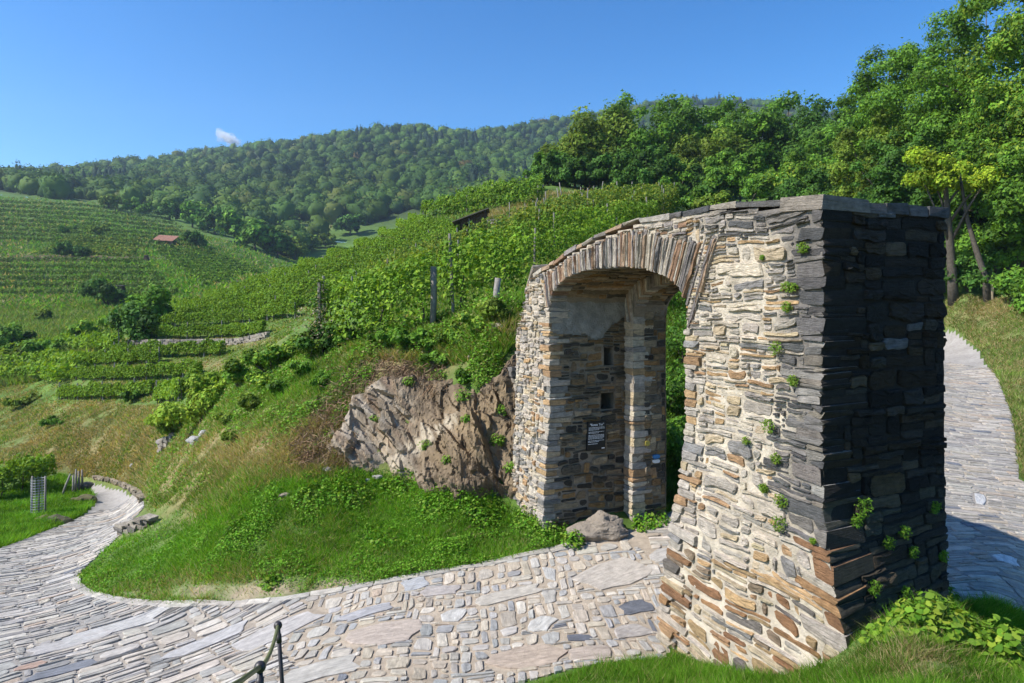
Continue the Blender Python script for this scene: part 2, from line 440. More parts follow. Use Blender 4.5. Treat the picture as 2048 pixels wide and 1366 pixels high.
def warp_uv(P, amp, seed):
    """courses wander as a mason leaves them; neighbours share the same warp so they still fit"""
    u, v = P[:, 0], P[:, 1]
    return np.stack([u + amp * .7 * vnoise(u * 2.1, v * 2.1, 0, seed) + amp * .35 * vnoise(u * 7, v * 7, 0, seed + 1), v + amp * vnoise(u * 1.5, v * 1.2, 0, seed + 2) + amp * .45 * vnoise(u * 6, v * 5, 0, seed + 3)], -1)

def outline(u0, v0, u1, v1, gap, jit, rr, taper=0.0, warp=0.0, seed=1, step=.075, chip=.011):
    """irregular angular polygon inside a rectangle"""
    w, h = u1 - u0, v1 - v0; g = min(gap * rr.uniform(.4, 1.5), .2 * min(w, h)); u0 += g; u1 -= g; v0 += g; v1 -= g
    w, h = u1 - u0, v1 - v0; m = min(w, h)
    t = rr.uniform(0, taper, 4) * (rr.random(4) < .55) * h; e = rr.uniform(0, max(taper, .12), 4) * m * .9
    K = [(u0 + e[0], v0 + t[0]), (u1 - e[1], v0 + t[1]), (u1 - e[2], v1 - t[2]), (u0 + e[3], v1 - t[3])]
    P = []
    for q in range(4):
        a, b = np.array(K[q]), np.array(K[(q + 1) % 4]); L = np.hypot(*(b - a)); c = min(.3 * L, rr.uniform(.06, .32) * m)
        d = (b - a) / (L + 1e-9); nn = np.array([d[1], -d[0]])
        P.append(a + d * c)
        for f in range(1, int(min(L, .6) / step)):
            x = f / int(min(L, .6) / step) + rr.uniform(-.06, .06); P.append(a + d * (c + (L - 2 * c) * x) + nn * rr.uniform(-1.2, .7) * min(chip, .12 * m))
        P.append(b - d * c)
    P = np.array(P) + rr.uniform(-1, 1, (len(P), 2)) * jit * .12 * m
    return warp_uv(P, warp, seed) if warp > 0 else P

def stone_piece(P, mapf, h, rr, hb=-0.035, ang=0.0, rough=.3, inset=.8, tilt=.5, sharp=.82, rings=3):
    """P outline (n,2) counter-clockwise; a split block rising h over the surface"""
    n = len(P); c = P.mean(0); ext = P.max(0) - P.min(0); bw = min(.13 * ext.min(), .014)
    dv = P - c; L = np.linalg.norm(dv, axis=1, keepdims=True) + 1e-6; I = c + dv * np.maximum(.45, 1 - bw * rr.uniform(.5, 1.8, (n, 1)) / L * np.maximum(1, L / (.5 * ext.min() + 1e-6)) ** .5)
    C2 = c + (I - c) * rr.uniform(.35, .6, (n, 1))
    tu, tv = rr.uniform(-1, 1, 2) * tilt * h
    def hh(Q_, r): return h + tu * (Q_[:, 0] - c[0]) / (ext[0] + 1e-6) + tv * (Q_[:, 1] - c[1]) / (ext[1] + 1e-6) + rr.uniform(-1, 1, len(Q_)) * r * h
    C3 = np.stack([c + rr.uniform(-.1, .1, 2) * ext])
    U = np.concatenate([P, P, I, C2, C3])
    hs = np.concatenate([np.full(n, hb), hh(P, rough) * sharp, hh(I, rough), hh(C2, rough * .9), hh(C3, rough)])
    if rings == 2: keep = np.r_[0:3*n, 4*n]; U = U[keep]; hs = hs[keep]
    V = mapf(U[:, 0], U[:, 1], hs)
    a = np.arange(n); b = (a + 1) % n
    q = np.concatenate([np.stack([a + k * n, b + k * n, b + (k + 1) * n, a + (k + 1) * n], -1) for k in range(rings)])
    t = np.stack([a + rings*n, b + rings*n, np.full(n, (rings + 1)*n)], -1)
    ca, sa = math.cos(ang), math.sin(ang); off = rr.uniform(0, 50, 3)
    lam = np.stack([U[:, 0]*ca + U[:, 1]*sa, -U[:, 0]*sa + U[:, 1]*ca, hs], -1) + off
    return V, [q, t], lam

def area_px(V):
    x = CX + F * V[:, 0] / V[:, 1]; y = HY - F * V[:, 2] / V[:, 1]
    if x.max() < -20 or x.min() > 2068 or y.min() > 1386 or y.max() < -20: return 0
    return (x.max() - x.min()) * (y.max() - y.min())

def emit(pieces, parent, name, mat, rest_name, limit=300):
    """the pieces that show largest become objects of their own, the others one joined part"""
    order = sorted(range(len(pieces)), key=lambda i: -pieces[i][4])
    rest = Acc()
    for r, i in enumerate(order):
        V, Fc, c, lam, a = pieces[i]
        if r < limit and a > 30: link_mesh(name, mesh_np(name, V, Fc, np.broadcast_to(np.asarray(c), (len(V), 3)), lam), mat, parent)
        else: rest.add(V, Fc, c, lam)
    o = rest.build(rest_name, mat, parent)
    if o: o['kind'] = 'stuff'

def pick(pal, rr, s=.16):
    c = np.array(pal[rr.integers(len(pal))]); return np.clip(c * (1 + rr.uniform(-s, s)) * (1 + rr.uniform(-.014, .014, 3)), .01, .8)

# ------------------------------------------------------------------ paved lane
road_bed = None
us = np.linspace(-.80, .88, 330); ws = np.linspace(math.log(5.2), math.log(40), 240)
u, w = np.meshgrid(us, ws); Y = np.exp(w); X = u * Y
ins = lane_mask(X, Y)
Z = H(X, Y) + .012 + .006 * fbm(X * 3, Y * 3, 0, 4, 3)
idx = np.arange(u.size).reshape(u.shape)
cell = ins[:-1, :-1] & ins[1:, 1:] & ins[:-1, 1:] & ins[1:, :-1]
q = np.stack([idx[:-1, :-1], idx[:-1, 1:], idx[1:, 1:], idx[1:, :-1]], -1)[cell]
used = np.unique(q); remap = np.full(u.size, -1); remap[used] = np.arange(len(used))
Vb = np.stack([X, Y, Z], -1).reshape(-1, 3)[used]
n1 = fbm(Vb[:, 0] * 1.5, Vb[:, 1] * 1.5, 0, 31, 4)
sand = np.array([.42, .345, .26]); grey = np.array([.33, .315, .295])
k = np.clip(sstep(-2.0, -7, Vb[:, 0]) * .8 + sstep(4, 7, Vb[:, 0]) * .8, 0, 1)[:, None]
cb = (sand * (1 - k) + grey * k) * (1 + .2 * n1)[:, None]
road = link_mesh('road', mesh_np('road', Vb, remap[q], cb, smooth=True), M['bed']); road['kind'] = 'structure'

PAVE = [tuple(np.array(c_) * (1.0, .955, .885)) for c_ in [(.43, .41, .38), (.47, .43, .37), (.40, .39, .37), (.36, .36, .36), (.45, .40, .33), (.50, .47, .42), (.31, .32, .33), (.38, .35, .31)]]
PAVE_L = [tuple(np.array(c_) * (1.08, 1.0, .885)) for c_ in [(.43, .42, .41), (.40, .40, .40), (.47, .46, .44), (.35, .355, .36), (.30, .305, .31), (.45, .43, .40), (.42, .40, .37)]]
PAVE_R = [tuple(np.array(c_) * (1.07, 1.0, .90)) for c_ in [(.36, .345, .32), (.40, .375, .34), (.32, .31, .295), (.43, .41, .38), (.28, .275, .27), (.38, .34, .29)]]
rr = np.random.default_rng(5)
pieces = []
# large slabs that stand out in the paving: column, row, length, width, angle, colour
BIG = [(762,1268,.95,.62,8,(.42,.35,.29)),(1225,1152,1.0,.75,35,(.43,.38,.32)),(1020,1192,1.0,.30,18,(.42,.38,.32)),(1052,1318,.85,.55,5,(.40,.32,.25)),(640,1345,.85,.55,25,(.43,.40,.35)),
       (735,1226,.75,.28,20,(.34,.33,.33)),(882,1183,.55,.26,5,(.38,.34,.31)),(1272,1218,.46,.28,20,(.13,.135,.15)),(1156,1279,.30,.16,0,(.12,.125,.145)),(560,1262,1.2,.5,40,(.42,.39,.36)),
       (230,1258,1.3,.5,40,(.44,.42,.39)),(140,1290,1.0,.4,42,(.43,.40,.37)),(120,1345,.75,.24,40,(.20,.205,.22)),(60,1335,.35,.18,40,(.42,.29,.22)),(420,1285,1.1,.35,42,(.42,.40,.38)),(905,1235,.38,.28,75,(.48,.46,.42)),(830,1170,.4,.3,30,(.36,.36,.36)),(1085,1250,.45,.3,60,(.46,.44,.40)),(1180,1310,.5,.35,10,(.40,.33,.27)),(1260,1265,.5,.3,30,(.38,.34,.30)),(1330,1110,.5,.35,30,(.40,.37,.33)),
       (2010,1120,.35,.3,60,(.62,.62,.60)),(1960,1000,.7,.18,55,(.48,.47,.45))]
bigs = []
for (bx, by, L, Wd, an, cc) in BIG:
    g = gp(bx, by)
    if np.isnan(g[0]): continue
    bigs.append((g[0], g[1], L / 2, Wd / 2, R(an)))
    a = np.linspace(0, 2 * np.pi, 13)[:-1]; rad = 1 + .22 * rr.uniform(-1, 1, 12)
    ex = np.sign(np.cos(a)) * np.abs(np.cos(a)) ** .55 * L / 2 * rad; ey = np.sign(np.sin(a)) * np.abs(np.sin(a)) ** .55 * Wd / 2 * rad
    P = np.stack([g[0] + ex * math.cos(R(an)) - ey * math.sin(R(an)), g[1] + ex * math.sin(R(an)) + ey * math.cos(R(an))], -1)
    V, Fc, lam = stone_piece(P, lambda a_, b_, h_: np.stack([a_, b_, H(a_, b_) + .012 + h_], -1), .017, rr, ang=R(an), rough=.2, tilt=.15)
    pieces.append((V, Fc, cc, lam, area_px(V)))
def inbig(X, Y, grow=.0):
    m = np.zeros(X.shape, bool)
    for (bx, by, a, b, an) in bigs:
        dx, dy = X - bx, Y - by; x = dx * math.cos(an) + dy * math.sin(an); y = -dx * math.sin(an) + dy * math.cos(an)
        m |= (np.abs(x) / (a + grow)) ** 3 + (np.abs(y) / (b + grow)) ** 3 < 1
    return m
GATE_C = np.array([2.91, 6.4]); GATE_D = np.array([-.407, .913]); GATE_N = np.array([.913, .407])
def in_gate(X, Y):
    s = (X - GATE_C[0]) * GATE_D[0] + (Y - GATE_C[1]) * GATE_D[1]; t = (X - GATE_C[0]) * GATE_N[0] + (Y - GATE_C[1]) * GATE_N[1]
    return ((s < 1.95) & (s > -.4) & (t > -.05) & (t < 1.8)) | ((s > 5.5) & (t > 0) & (t < 2.3)) & (s < 7)
def region(X, Y):
    n = fbm(X * .9, Y * .9, 0, 77, 3) * .9
    s = (X - GATE_C[0]) * GATE_D[0] + (Y - GATE_C[1]) * GATE_D[1]; t = (X - GATE_C[0]) * GATE_N[0] + (Y - GATE_C[1]) * GATE_N[1]
    return np.where(t > 1.0, 2, np.where(X + .25 * (Y - 9) < -3.0 + n, 1, 0))
def lay(reg, ang, x0, x1, y0, y1, cs, size, pal, gap, jit, ymax, hgt):
    ca, sa = math.cos(ang), math.sin(ang)
    cxs = np.array([(x0, y0), (x1, y0), (x1, y1), (x0, y1)]); uu = cxs[:, 0]*ca + cxs[:, 1]*sa; vv = -cxs[:, 0]*sa + cxs[:, 1]*ca
    ua, va = uu.min(), vv.min(); nu = int((uu.max() - ua) / cs); nv = int((vv.max() - va) / cs)
    cu, cv = np.meshgrid(ua + (np.arange(nu) + .5) * cs, va + (np.arange(nv) + .5) * cs)
    X = cu*ca - cv*sa; Y = cu*sa + cv*ca
    ok = (X > x0) & (X < x1) & (Y > y0) & (Y < y1) & (Y < ymax) & (np.abs(X) < .82 * Y + .4)
    ok[ok] &= lane_mask(X[ok], Y[ok]); ok[ok] &= (region(X[ok], Y[ok]) == reg); ok[ok] &= ~inbig(X[ok], Y[ok], .02); ok[ok] &= ~in_gate(X[ok], Y[ok])
    def mp(a_, b_, h_):
        x = a_*ca - b_*sa; y = a_*sa + b_*ca
        return np.stack([x, y, H(x, y) + .012 + h_], -1)
    for (i0, j0, i1, j1) in pack(ok, size, 3 if reg == 0 else 4):
        a0, b0, a1, b1 = ua + j0*cs, va + i0*cs, ua + j1*cs, va + i1*cs
        if (a1 - a0) < 1.5 * cs and (b1 - b0) < 1.5 * cs: continue
        P = outline(a0, b0, a1, b1, gap, jit, rr, .25, .03 if reg == 0 else .014, 300 + reg, .16, .01)
        long_v = (b1 - b0) > (a1 - a0)
        V, Fc, lam = stone_piece(P, mp, rr.uniform(.6, 1.35) * hgt, rr, ang=(math.pi/2 if long_v else 0), rough=.2, tilt=.6, rings=2)
        c = pick(pal, rr, .14)
        t = rr.random()
        if t < .015: c = np.array([.17, .175, .19])
        elif t < .04: c = np.array([.42, .33, .25])
        pieces.append((V, Fc, c, lam, area_px(V)))
ri = lambda a, b: int(rr.integers(a, b + 1))
lay(0, R(4), -5.5, 6, 6.2, 14, .03, lambda i, j: (ri(4, 9), ri(5, 12)) if rr.random() > .2 else (ri(7, 16), ri(8, 15)), PAVE, .008, .14, 14, .016)
lay(1, R(40), -15, -1.5, 5.3, 27, .03, lambda i, j: (ri(6, 22), ri(2, 5)) if rr.random() > .25 else (ri(12, 30), ri(5, 10)), PAVE_L, .007, .12, 25, .019)
lay(2, R(-4), 2.2, 18, 7.5, 30, .035, lambda i, j: (ri(7, 20), ri(2, 4)) if rr.random() > .15 else (ri(12, 24), ri(4, 7)), PAVE_R, .007, .12, 28, .018)
emit(pieces, road, 'paving_stone', M['paving'], 'small_paving_stones', 300)

# kerb: a line of flat edging stones round the grass
kp = np.array(KERB); seg = np.concatenate([[0], np.cumsum(np.hypot(*np.diff(kp, axis=0).T))])
s = 0.0
while s < seg[-1] - .2:
    L = rr.uniform(.22, .6); e = min(s + L, seg[-1])
    ss = np.linspace(s + .006, e - .006, 4)
    cx = np.interp(ss, seg, kp[:, 0]); cy = np.interp(ss, seg, kp[:, 1])
    tx = np.gradient(cx); ty = np.gradient(cy); ln_ = np.hypot(tx, ty); nx_, ny_ = ty / ln_, -tx / ln_
    wd = rr.uniform(.05, .08)
    P = np.concatenate([np.stack([cx - nx_ * wd, cy - ny_ * wd], -1), np.stack([cx + nx_ * wd, cy + ny_ * wd], -1)[::-1]]) + rr.uniform(-.012, .012, (8, 2))
    if (np.roll(P[:, 0], -1) * P[:, 1] - P[:, 0] * np.roll(P[:, 1], -1)).sum() > 0: P = P[::-1]
    V, Fc, lam = stone_piece(P, lambda a_, b_, h_: np.stack([a_, b_, H(a_, b_) + .012 + h_], -1), rr.uniform(.018, .032), rr, ang=math.atan2(ty[1], tx[1]), rough=.12, tilt=.2)
    c = pick([(.40, .365, .31), (.37, .345, .30), (.43, .39, .33)], rr)
    link_mesh('kerb_stone', mesh_np('kerb_stone', V, Fc, np.broadcast_to(c, (len(V), 3)), lam), M['paving'], road)
    s = e
# ------------------------------------------------------------------ the stone gate
S0, S1, T1 = 1.97, 5.58, 1.50            # near jamb, far jamb, depth of the outer passage
I0, I1 = 2.25, 5.30                      # narrower inner passage
SEND = 6.95
def TB(s): return 1.74 + .077 * np.asarray(s, float)
def zi(s):
    x = np.clip(np.abs((np.asarray(s, float) - (S0 + S1) / 2) / ((S1 - S0) / 2)), 0, 1); return -.15 + .65 * (1 - x ** 2.4) ** (1 / 2.4)
def zi2(s):
    x = np.clip(np.abs((np.asarray(s, float) - (I0 + I1) / 2) / ((I1 - I0) / 2)), 0, 1); return -.32 + .64 * (1 - x ** 2.4) ** (1 / 2.4)
def ztop(s): return np.interp(s, [-.2, 0, 1.4, 3.07, 3.98, 4.88, 5.4, 6.0, 6.42, 6.55, 6.75, 7.1], [.96, .97, 1.1, 1.1, .98, .8, .65, .52, .40, .0, -.3, -.75])
def G(s, t, z):
    s, t, z = np.broadcast_arrays(np.asarray(s, float), np.asarray(t, float), np.asarray(z, float))
    k = np.clip((-1.75 - z) / 1.35, 0, 1.4); near = (s < 2.9) * 1.0
    wr = np.clip(1 - s / 2.0, 0, 1.1); wt = np.clip(1 - t / 1.74, 0, 1.1)
    a = (.2 * near + .08 * (1 - near)) * k * wt
    b = .5 * k ** 1.3 * wr * (.1 + .9 * wt) * near
    c = .1 * k * np.clip(s / S0, 0, 1) * near
    s2 = s - b + c; t2 = t - a; z = z - .11 * k * np.clip(1 - s / 2.0, 0, 1) * np.clip(wt, 0, 1) * near
    wob = .012 * vnoise(s * 1.1, z * 1.1, t, 5)
    return np.stack([GATE_C[0] + s2 * GATE_D[0] + (t2 + wob) * GATE_N[0], GATE_C[1] + s2 * GATE_D[1] + (t2 + wob) * GATE_N[1], z], -1)
def front_uv(px, py):
    """photograph pixel -> (s, z) on the gate's front plane"""
    u = (px - CX) / F
    s = (GATE_C[0] - u * GATE_C[1]) / (u * GATE_D[1] - GATE_D[0]); y = GATE_C[1] + s * GATE_D[1]
    return s, (HY - py) / F * y
gate_base = G(3.7, .8, H(*(G(3.7, .8, -3)[:2])))
gate = empty('stone_gate', tuple(float(v) for v in gate_base))
tag(gate, 'ruined schist archway with a massive battered pier astride the cobbled lane', 'gate')
mF = lambda u, v, h: G(u, -h, v)
mS = lambda u, v, h: G(-h, u, v)
mPL = lambda u, v, h: G(S1 - h, u, v)
mPLi = lambda u, v, h: G(I1 - h, u, v)
mPR = lambda u, v, h: G(S0 + h, u, v)
mPRi = lambda u, v, h: G(I0 + h, u, v)
mJ = lambda u, v, h: G(u, T1 - h, v)
mV = lambda u, v, h: G(u, v, zi(u) - h)
mVi = lambda u, v, h: G(u, v, zi2(u) - h)
mB = lambda u, v, h: G(u, TB(u) + h, v)
mTop = lambda u, v, h: G(u, v * TB(u), ztop(u) - .12 + h)
mEnd = lambda u, v, h: G(SEND + h, u, v)

core = Acc()
def patch(mapf, u0, u1, v0, v1, st, inside, col, amp=.010, flip=False, acc=core, h0=0.0):
    nu = max(2, int(round((u1 - u0) / st)) + 1); nv = max(2, int(round((v1 - v0) / st)) + 1)
    U, Vv = np.meshgrid(np.linspace(u0, u1, nu), np.linspace(v0, v1, nv))
    h = h0 + amp * fbm(U * 9, Vv * 9, 0, 13, 3)
    Pt = mapf(U.ravel(), Vv.ravel(), h.ravel())
    idx = np.arange(nu * nv).reshape(nv, nu)
    cu = (U[:-1, :-1] + U[1:, 1:]) / 2; cv = (Vv[:-1, :-1] + Vv[1:, 1:]) / 2
    ok = inside(cu, cv) if inside is not None else np.ones(cu.shape, bool)
    q = np.stack([idx[:-1, :-1], idx[:-1, 1:], idx[1:, 1:], idx[1:, :-1]], -1)[ok]
    if flip: q = q[:, ::-1]
    if len(q) == 0: return
    c = np.asarray(col(U.ravel(), Vv.ravel())) if callable(col) else np.asarray(col)
    used = np.unique(q); rm = np.full(nu * nv, -1); rm[used] = np.arange(len(used))
    acc.add(Pt[used], rm[q], c[used] if c.ndim == 2 else c)
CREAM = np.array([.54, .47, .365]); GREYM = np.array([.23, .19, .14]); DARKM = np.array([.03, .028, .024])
def col_front(u, v):
    n = fbm(u * 1.3, v * 1.3, 0, 41, 3)
    k = np.clip(sstep(.65, .15, u + .35 * n) * sstep(-2.9, -1.6, v) + sstep(-.1, .3, v - ztop(u) + .42) * sstep(2.2, 1.0, u), 0, 1) * .85
    n9 = fbm(u * 5, v * 7, 0, 47, 4); c = CREAM * (1 + .15 * n)[:, None]; w9 = np.clip(.35 + 1.1 * n9, 0, .8)[:, None]; c = c * (1 - w9) + np.array([.36, .305, .23]) * w9
    c = c * (1 - k[:, None]) + np.array([.13, .12, .11]) * k[:, None]
    k2 = (sstep(4.9, 5.9, u) * .0)[:, None]
    return c * (1 - k2) + GREYM * k2
def opening(u, v): return (u > S0) & (u < S1) & (v < zi(u))
def opening2(u, v): return (u > I0) & (u < I1) & (v < zi2(u))
patch(mF, 0, SEND, -4.7, 1.15, .045, lambda u, v: (~opening(u, v)) & (v < ztop(u) - .1), col_front, amp=.022)
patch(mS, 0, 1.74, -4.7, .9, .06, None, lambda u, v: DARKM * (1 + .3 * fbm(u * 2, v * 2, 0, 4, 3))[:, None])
HOLES = [(1.05, 1.26, -1.16, -.82), (1.0, 1.28, -1.92, -1.62)]
def not_hole(u, v):
    m = np.ones(np.shape(u), bool)
    for a, b, c, d in HOLES: m &= ~((u > a) & (u < b) & (v > c) & (v < d))
    return m
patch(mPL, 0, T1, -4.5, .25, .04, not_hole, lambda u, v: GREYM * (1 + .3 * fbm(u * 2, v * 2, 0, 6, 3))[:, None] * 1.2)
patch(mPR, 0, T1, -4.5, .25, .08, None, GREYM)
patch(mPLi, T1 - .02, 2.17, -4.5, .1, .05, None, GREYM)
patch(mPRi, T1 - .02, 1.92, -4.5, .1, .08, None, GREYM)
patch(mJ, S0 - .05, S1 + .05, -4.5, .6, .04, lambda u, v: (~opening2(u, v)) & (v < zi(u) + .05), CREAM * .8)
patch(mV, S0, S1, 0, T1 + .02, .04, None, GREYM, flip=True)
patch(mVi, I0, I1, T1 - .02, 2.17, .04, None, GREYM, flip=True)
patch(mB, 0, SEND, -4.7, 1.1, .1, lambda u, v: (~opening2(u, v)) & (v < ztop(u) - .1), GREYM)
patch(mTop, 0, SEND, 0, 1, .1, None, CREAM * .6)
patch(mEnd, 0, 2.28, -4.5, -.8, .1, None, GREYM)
for a, b, c, d in HOLES:                                    # putlog holes: real recesses
    dp = -.42
    p = [mPL(np.array([x]), np.array([y]), np.array([hh_]))[0] for hh_ in (0.004, dp) for x, y in ((a, c), (b, c), (b, d), (a, d))]
    core.add(np.array(p), np.array([(4, 5, 6, 7), (0, 1, 5, 4), (1, 2, 6, 5), (2, 3, 7, 6), (3, 0, 4, 7)]), GREYM * .9)
core.build('mortar_core', M['mortar'], gate)

# colours of the schist
P_FRONT = [tuple(np.array(c_) * (1.38, 1.33, 1.24)) for c_ in [(.31, .28, .245), (.37, .33, .275), (.27, .25, .225), (.40, .36, .29), (.34, .28, .20), (.23, .215, .20), (.34, .235, .13), (.27, .175, .10), (.38, .31, .21), (.17, .168, .165), (.33, .30, .265), (.29, .265, .235), (.36, .325, .28)]]
P_RUST = [(.33, .19, .09), (.26, .14, .07), (.36, .25, .13), (.24, .18, .12), (.16, .14, .12), (.40, .33, .22)]
P_DARKF = [(.12, .112, .105), (.15, .14, .13), (.10, .098, .095), (.18, .165, .15), (.22, .195, .17)]
P_SIDE = [tuple(np.array(c_) * (.74, .62, .46)) for c_ in [(.028, .029, .031), (.04, .04, .04), (.055, .053, .05), (.035, .038, .04), (.06, .05, .035), (.045, .04, .034), (.07, .065, .055)]]  # black crust of the end face, taken darker still to paint in its shade
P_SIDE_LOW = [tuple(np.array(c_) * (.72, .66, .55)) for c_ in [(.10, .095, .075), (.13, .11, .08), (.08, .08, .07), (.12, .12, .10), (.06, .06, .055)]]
P_PASS = [tuple(np.array(c_) * (1.12, .98, .80)) for c_ in [(.30, .20, .10), (.05, .05, .048), (.26, .23, .18), (.20, .155, .095), (.15, .13, .10), (.11, .105, .095), (.24, .20, .14), (.07, .068, .062), (.22, .15, .08), (.28, .25, .2)]]
P_VOUS = [tuple(np.array(c_) * (1.12, 1.07, .98)) for c_ in [(.36, .33, .29), (.30, .28, .26), (.40, .36, .30), (.25, .23, .22), (.34, .25, .18), (.28, .18, .12), (.44, .41, .36), (.22, .20, .20)]]
rr = np.random.default_rng(23)
stones = []; vous = []; quoins = []; copings = []

# arch ring: thin slabs on edge, fanning towards the near springing
def rot_poly(cs_, cz, L, th, lean, jit):
    """slab from its foot (cs_,cz) upwards; lean>0 tips the head towards s=0"""
    dx, dz = -math.sin(lean), math.cos(lean); nx_, nz_ = math.cos(lean), math.sin(lean)
    P = []
    for f in (0, .35, .7, 1): P.append((cs_ - nx_ * th / 2 + dx * L * f, cz - nz_ * th / 2 + dz * L * f))
    for f in (1, .7, .35, 0): P.append((cs_ + nx_ * th / 2 + dx * L * f, cz + nz_ * th / 2 + dz * L * f))
    return np.array(P)[::-1] + rr.uniform(-jit, jit, (8, 2))
ring_polys = []
s = 1.66
while s < S1 + .12:
    th = rr.choice([rr.uniform(.016, .03), rr.uniform(.025, .055)])
    sc = s + th / 2
    lean = R(24) * float(sstep(3.3, 1.9, sc)) - R(14) * float(sstep(4.4, 5.6, sc))
    if S0 < sc < S1: zb = float(zi(sc)) - .015 - rr.uniform(0, .03)
    elif sc <= S0: zb = -.35 + (S0 - sc) * 1.6
    else: zb = -.12
    ztp = max(float(zi(sc)) + .44, .62 + .1 * (sc < 2.4) if sc < 2.9 else -9)
    ztp = min(ztp, float(ztop(sc - math.tan(lean) * .6)) - .13) + rr.uniform(-.05, .02)
    L = (ztp - zb) / math.cos(lean)
    P = rot_poly(sc, zb, L, th * .97, lean, .006)
    ring_polys.append(P)
    V, Fc, lam = stone_piece(P, mF, rr.uniform(.012, .05), rr, hb=-.30, ang=math.pi / 2 + lean, rough=.3)
    vous.append((V, Fc, pick(P_VOUS, rr, .22), lam, area_px(V)))
    s += th / max(.85, math.cos(lean))
def in_ring(u, v):
    m = np.zeros(u.shape, bool)
    for P in ring_polys: m |= inpoly(u, v, [tuple(p) for p in P])
    return m
# inner ring, seen edge-on deep in the passage
s = I0 - .25
while s < I1 + .25:
    th = rr.uniform(.03, .07); sc = s + th / 2
    lo = float(zi2(sc)) - .02 if I0 < sc < I1 else -.35 - rr.uniform(0, .1); hi = float(zi(np.clip(sc, S0 + .02, S1 - .02))) - .01
    if hi - lo > .05:
        P = rot_poly(sc, lo, hi - lo, th * .97, R(10) * float(sstep(3.4, 2.2, sc)) - R(12) * float(sstep(4.2, 5.4, sc)), .005)
        V, Fc, lam = stone_piece(P, mJ, rr.uniform(.01, .035), rr, hb=-.2, ang=math.pi / 2, rough=.3)
        vous.append((V, Fc, pick(P_VOUS, rr, .2), lam, area_px(V) * .5))
    s += th

# quoins: blocks that turn the corner
def hull(pts):
    bm = bmesh.new()
    for p in pts: bm.verts.new(p)
    bmesh.ops.convex_hull(bm, input=bm.verts)
    bm.verts.index_update()
    lv = [v for v in bm.verts if not v.link_faces]
    for v in lv: bm.verts.remove(v)
    bm.verts.index_update()
    V = np.array([v.co[:] for v in bm.verts]); Fc = np.array([[v.index for v in f.verts] for f in bm.faces]); bm.free()
    return V, Fc
def block(mapst, a0, a1, b0, b1, z0, z1, ch=.015, jit=.012):
    """box in gate coordinates s,t,z with knocked-off corners"""
    pts = []
    for a, sa in ((a0, 1), (a1, -1)):
        for b, sb in ((b0, 1), (b1, -1)):
            for z, sz in ((z0, 1), (z1, -1)):
                j = rr.uniform(-jit, jit, 3); c = ch * rr.uniform(.5, 1.8)
                pts += [(a + sa * c + j[0], b + j[1], z + j[2]), (a + j[0], b + sb * c + j[1], z + j[2]), (a + j[0], b + j[1], z + sz * c + j[2])]
    pts = np.array(pts)
    Vl, Fc = hull([tuple(p) for p in pts])
    V = mapst(Vl[:, 0], Vl[:, 1], Vl[:, 2])
    lam = np.stack([Vl[:, 0] + Vl[:, 1], Vl[:, 2], Vl[:, 0] - Vl[:, 1]], -1) + rr.uniform(0, 50, 3)
    return V, [Fc], lam
blockF = []; blockS = []; blockPL = []; blockPR = []
z = -4.3
while z < .84:
    h = min(rr.choice([rr.uniform(.035, .08), rr.uniform(.06, .16)]), .86 - z); 
    if h < .02: break
    la, lb = (rr.uniform(.2, .5), rr.uniform(.15, .4)) if rr.random() < .45 else (rr.uniform(.08, .3), rr.uniform(.25, .6))
    V, Fc, lam = block(G, -rr.uniform(.008, .026), la, -rr.uniform(.008, .026), lb, z + .003, z + h - .003, .012, .016)
    if z > -.3: pal = [tuple(np.array(c_) * .85) for c_ in P_DARKF]
    elif z > -2.3: pal = P_DARKF + [(.26, .235, .205), (.30, .275, .24), (.22, .19, .15)]
    else: pal = P_FRONT if rr.random() < .6 else P_RUST
    # the end of the pier carries a black weathering crust, coloured darker still to deepen its shade: one block, two face colours
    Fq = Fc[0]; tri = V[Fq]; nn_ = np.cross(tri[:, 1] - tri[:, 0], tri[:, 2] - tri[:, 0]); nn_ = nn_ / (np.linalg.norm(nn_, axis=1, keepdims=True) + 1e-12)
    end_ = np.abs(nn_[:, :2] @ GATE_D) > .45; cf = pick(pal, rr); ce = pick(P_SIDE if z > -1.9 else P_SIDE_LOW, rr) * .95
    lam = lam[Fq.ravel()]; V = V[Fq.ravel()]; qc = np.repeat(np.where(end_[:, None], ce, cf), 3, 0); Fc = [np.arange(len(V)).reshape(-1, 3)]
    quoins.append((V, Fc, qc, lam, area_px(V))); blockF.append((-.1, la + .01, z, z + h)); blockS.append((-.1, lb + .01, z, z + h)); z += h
z = -4.4
while z < -.16:
    h = min(rr.uniform(.035, .12), -.13 - z)
    if h < .02: break
    la, lb = (rr.uniform(.2, .42), rr.uniform(.12, .25)) if rr.random() < .5 else (rr.uniform(.1, .22), rr.uniform(.22, .45))
    V, Fc, lam = block(G, S1 - rr.uniform(.01, .035), S1 + la, -rr.uniform(.01, .04), lb, z + .006, z + h - .006, .012, .01)
    quoins.append((V, Fc, pick(P_FRONT, rr), lam, area_px(V))); blockF.append((S1 - .1, S1 + la + .01, z, z + h)); blockPL.append((-.1, lb + .01, z, z + h)); z += h
z = -4.4
while z < -.36:
    h = min(rr.uniform(.03, .11), -.34 - z)
    if h < .02: break
    la, lb = (rr.uniform(.15, .38), rr.uniform(.12, .25)) if rr.random() < .5 else (rr.uniform(.06, .18), rr.uniform(.22, .45))
    V, Fc, lam = block(G, S0 - la, S0 + rr.uniform(.0, .045), -rr.uniform(.015, .05), lb, z + .006, z + h - .006, .014, .012)
    quoins.append((V, Fc, pick(P_FRONT if z > -3 else P_RUST + P_FRONT, rr), lam, area_px(V))); blockF.append((S0 - la - .01, S0 + .1, z, z + h)); blockPR.append((-.1, lb + .01, z, z + h)); z += h
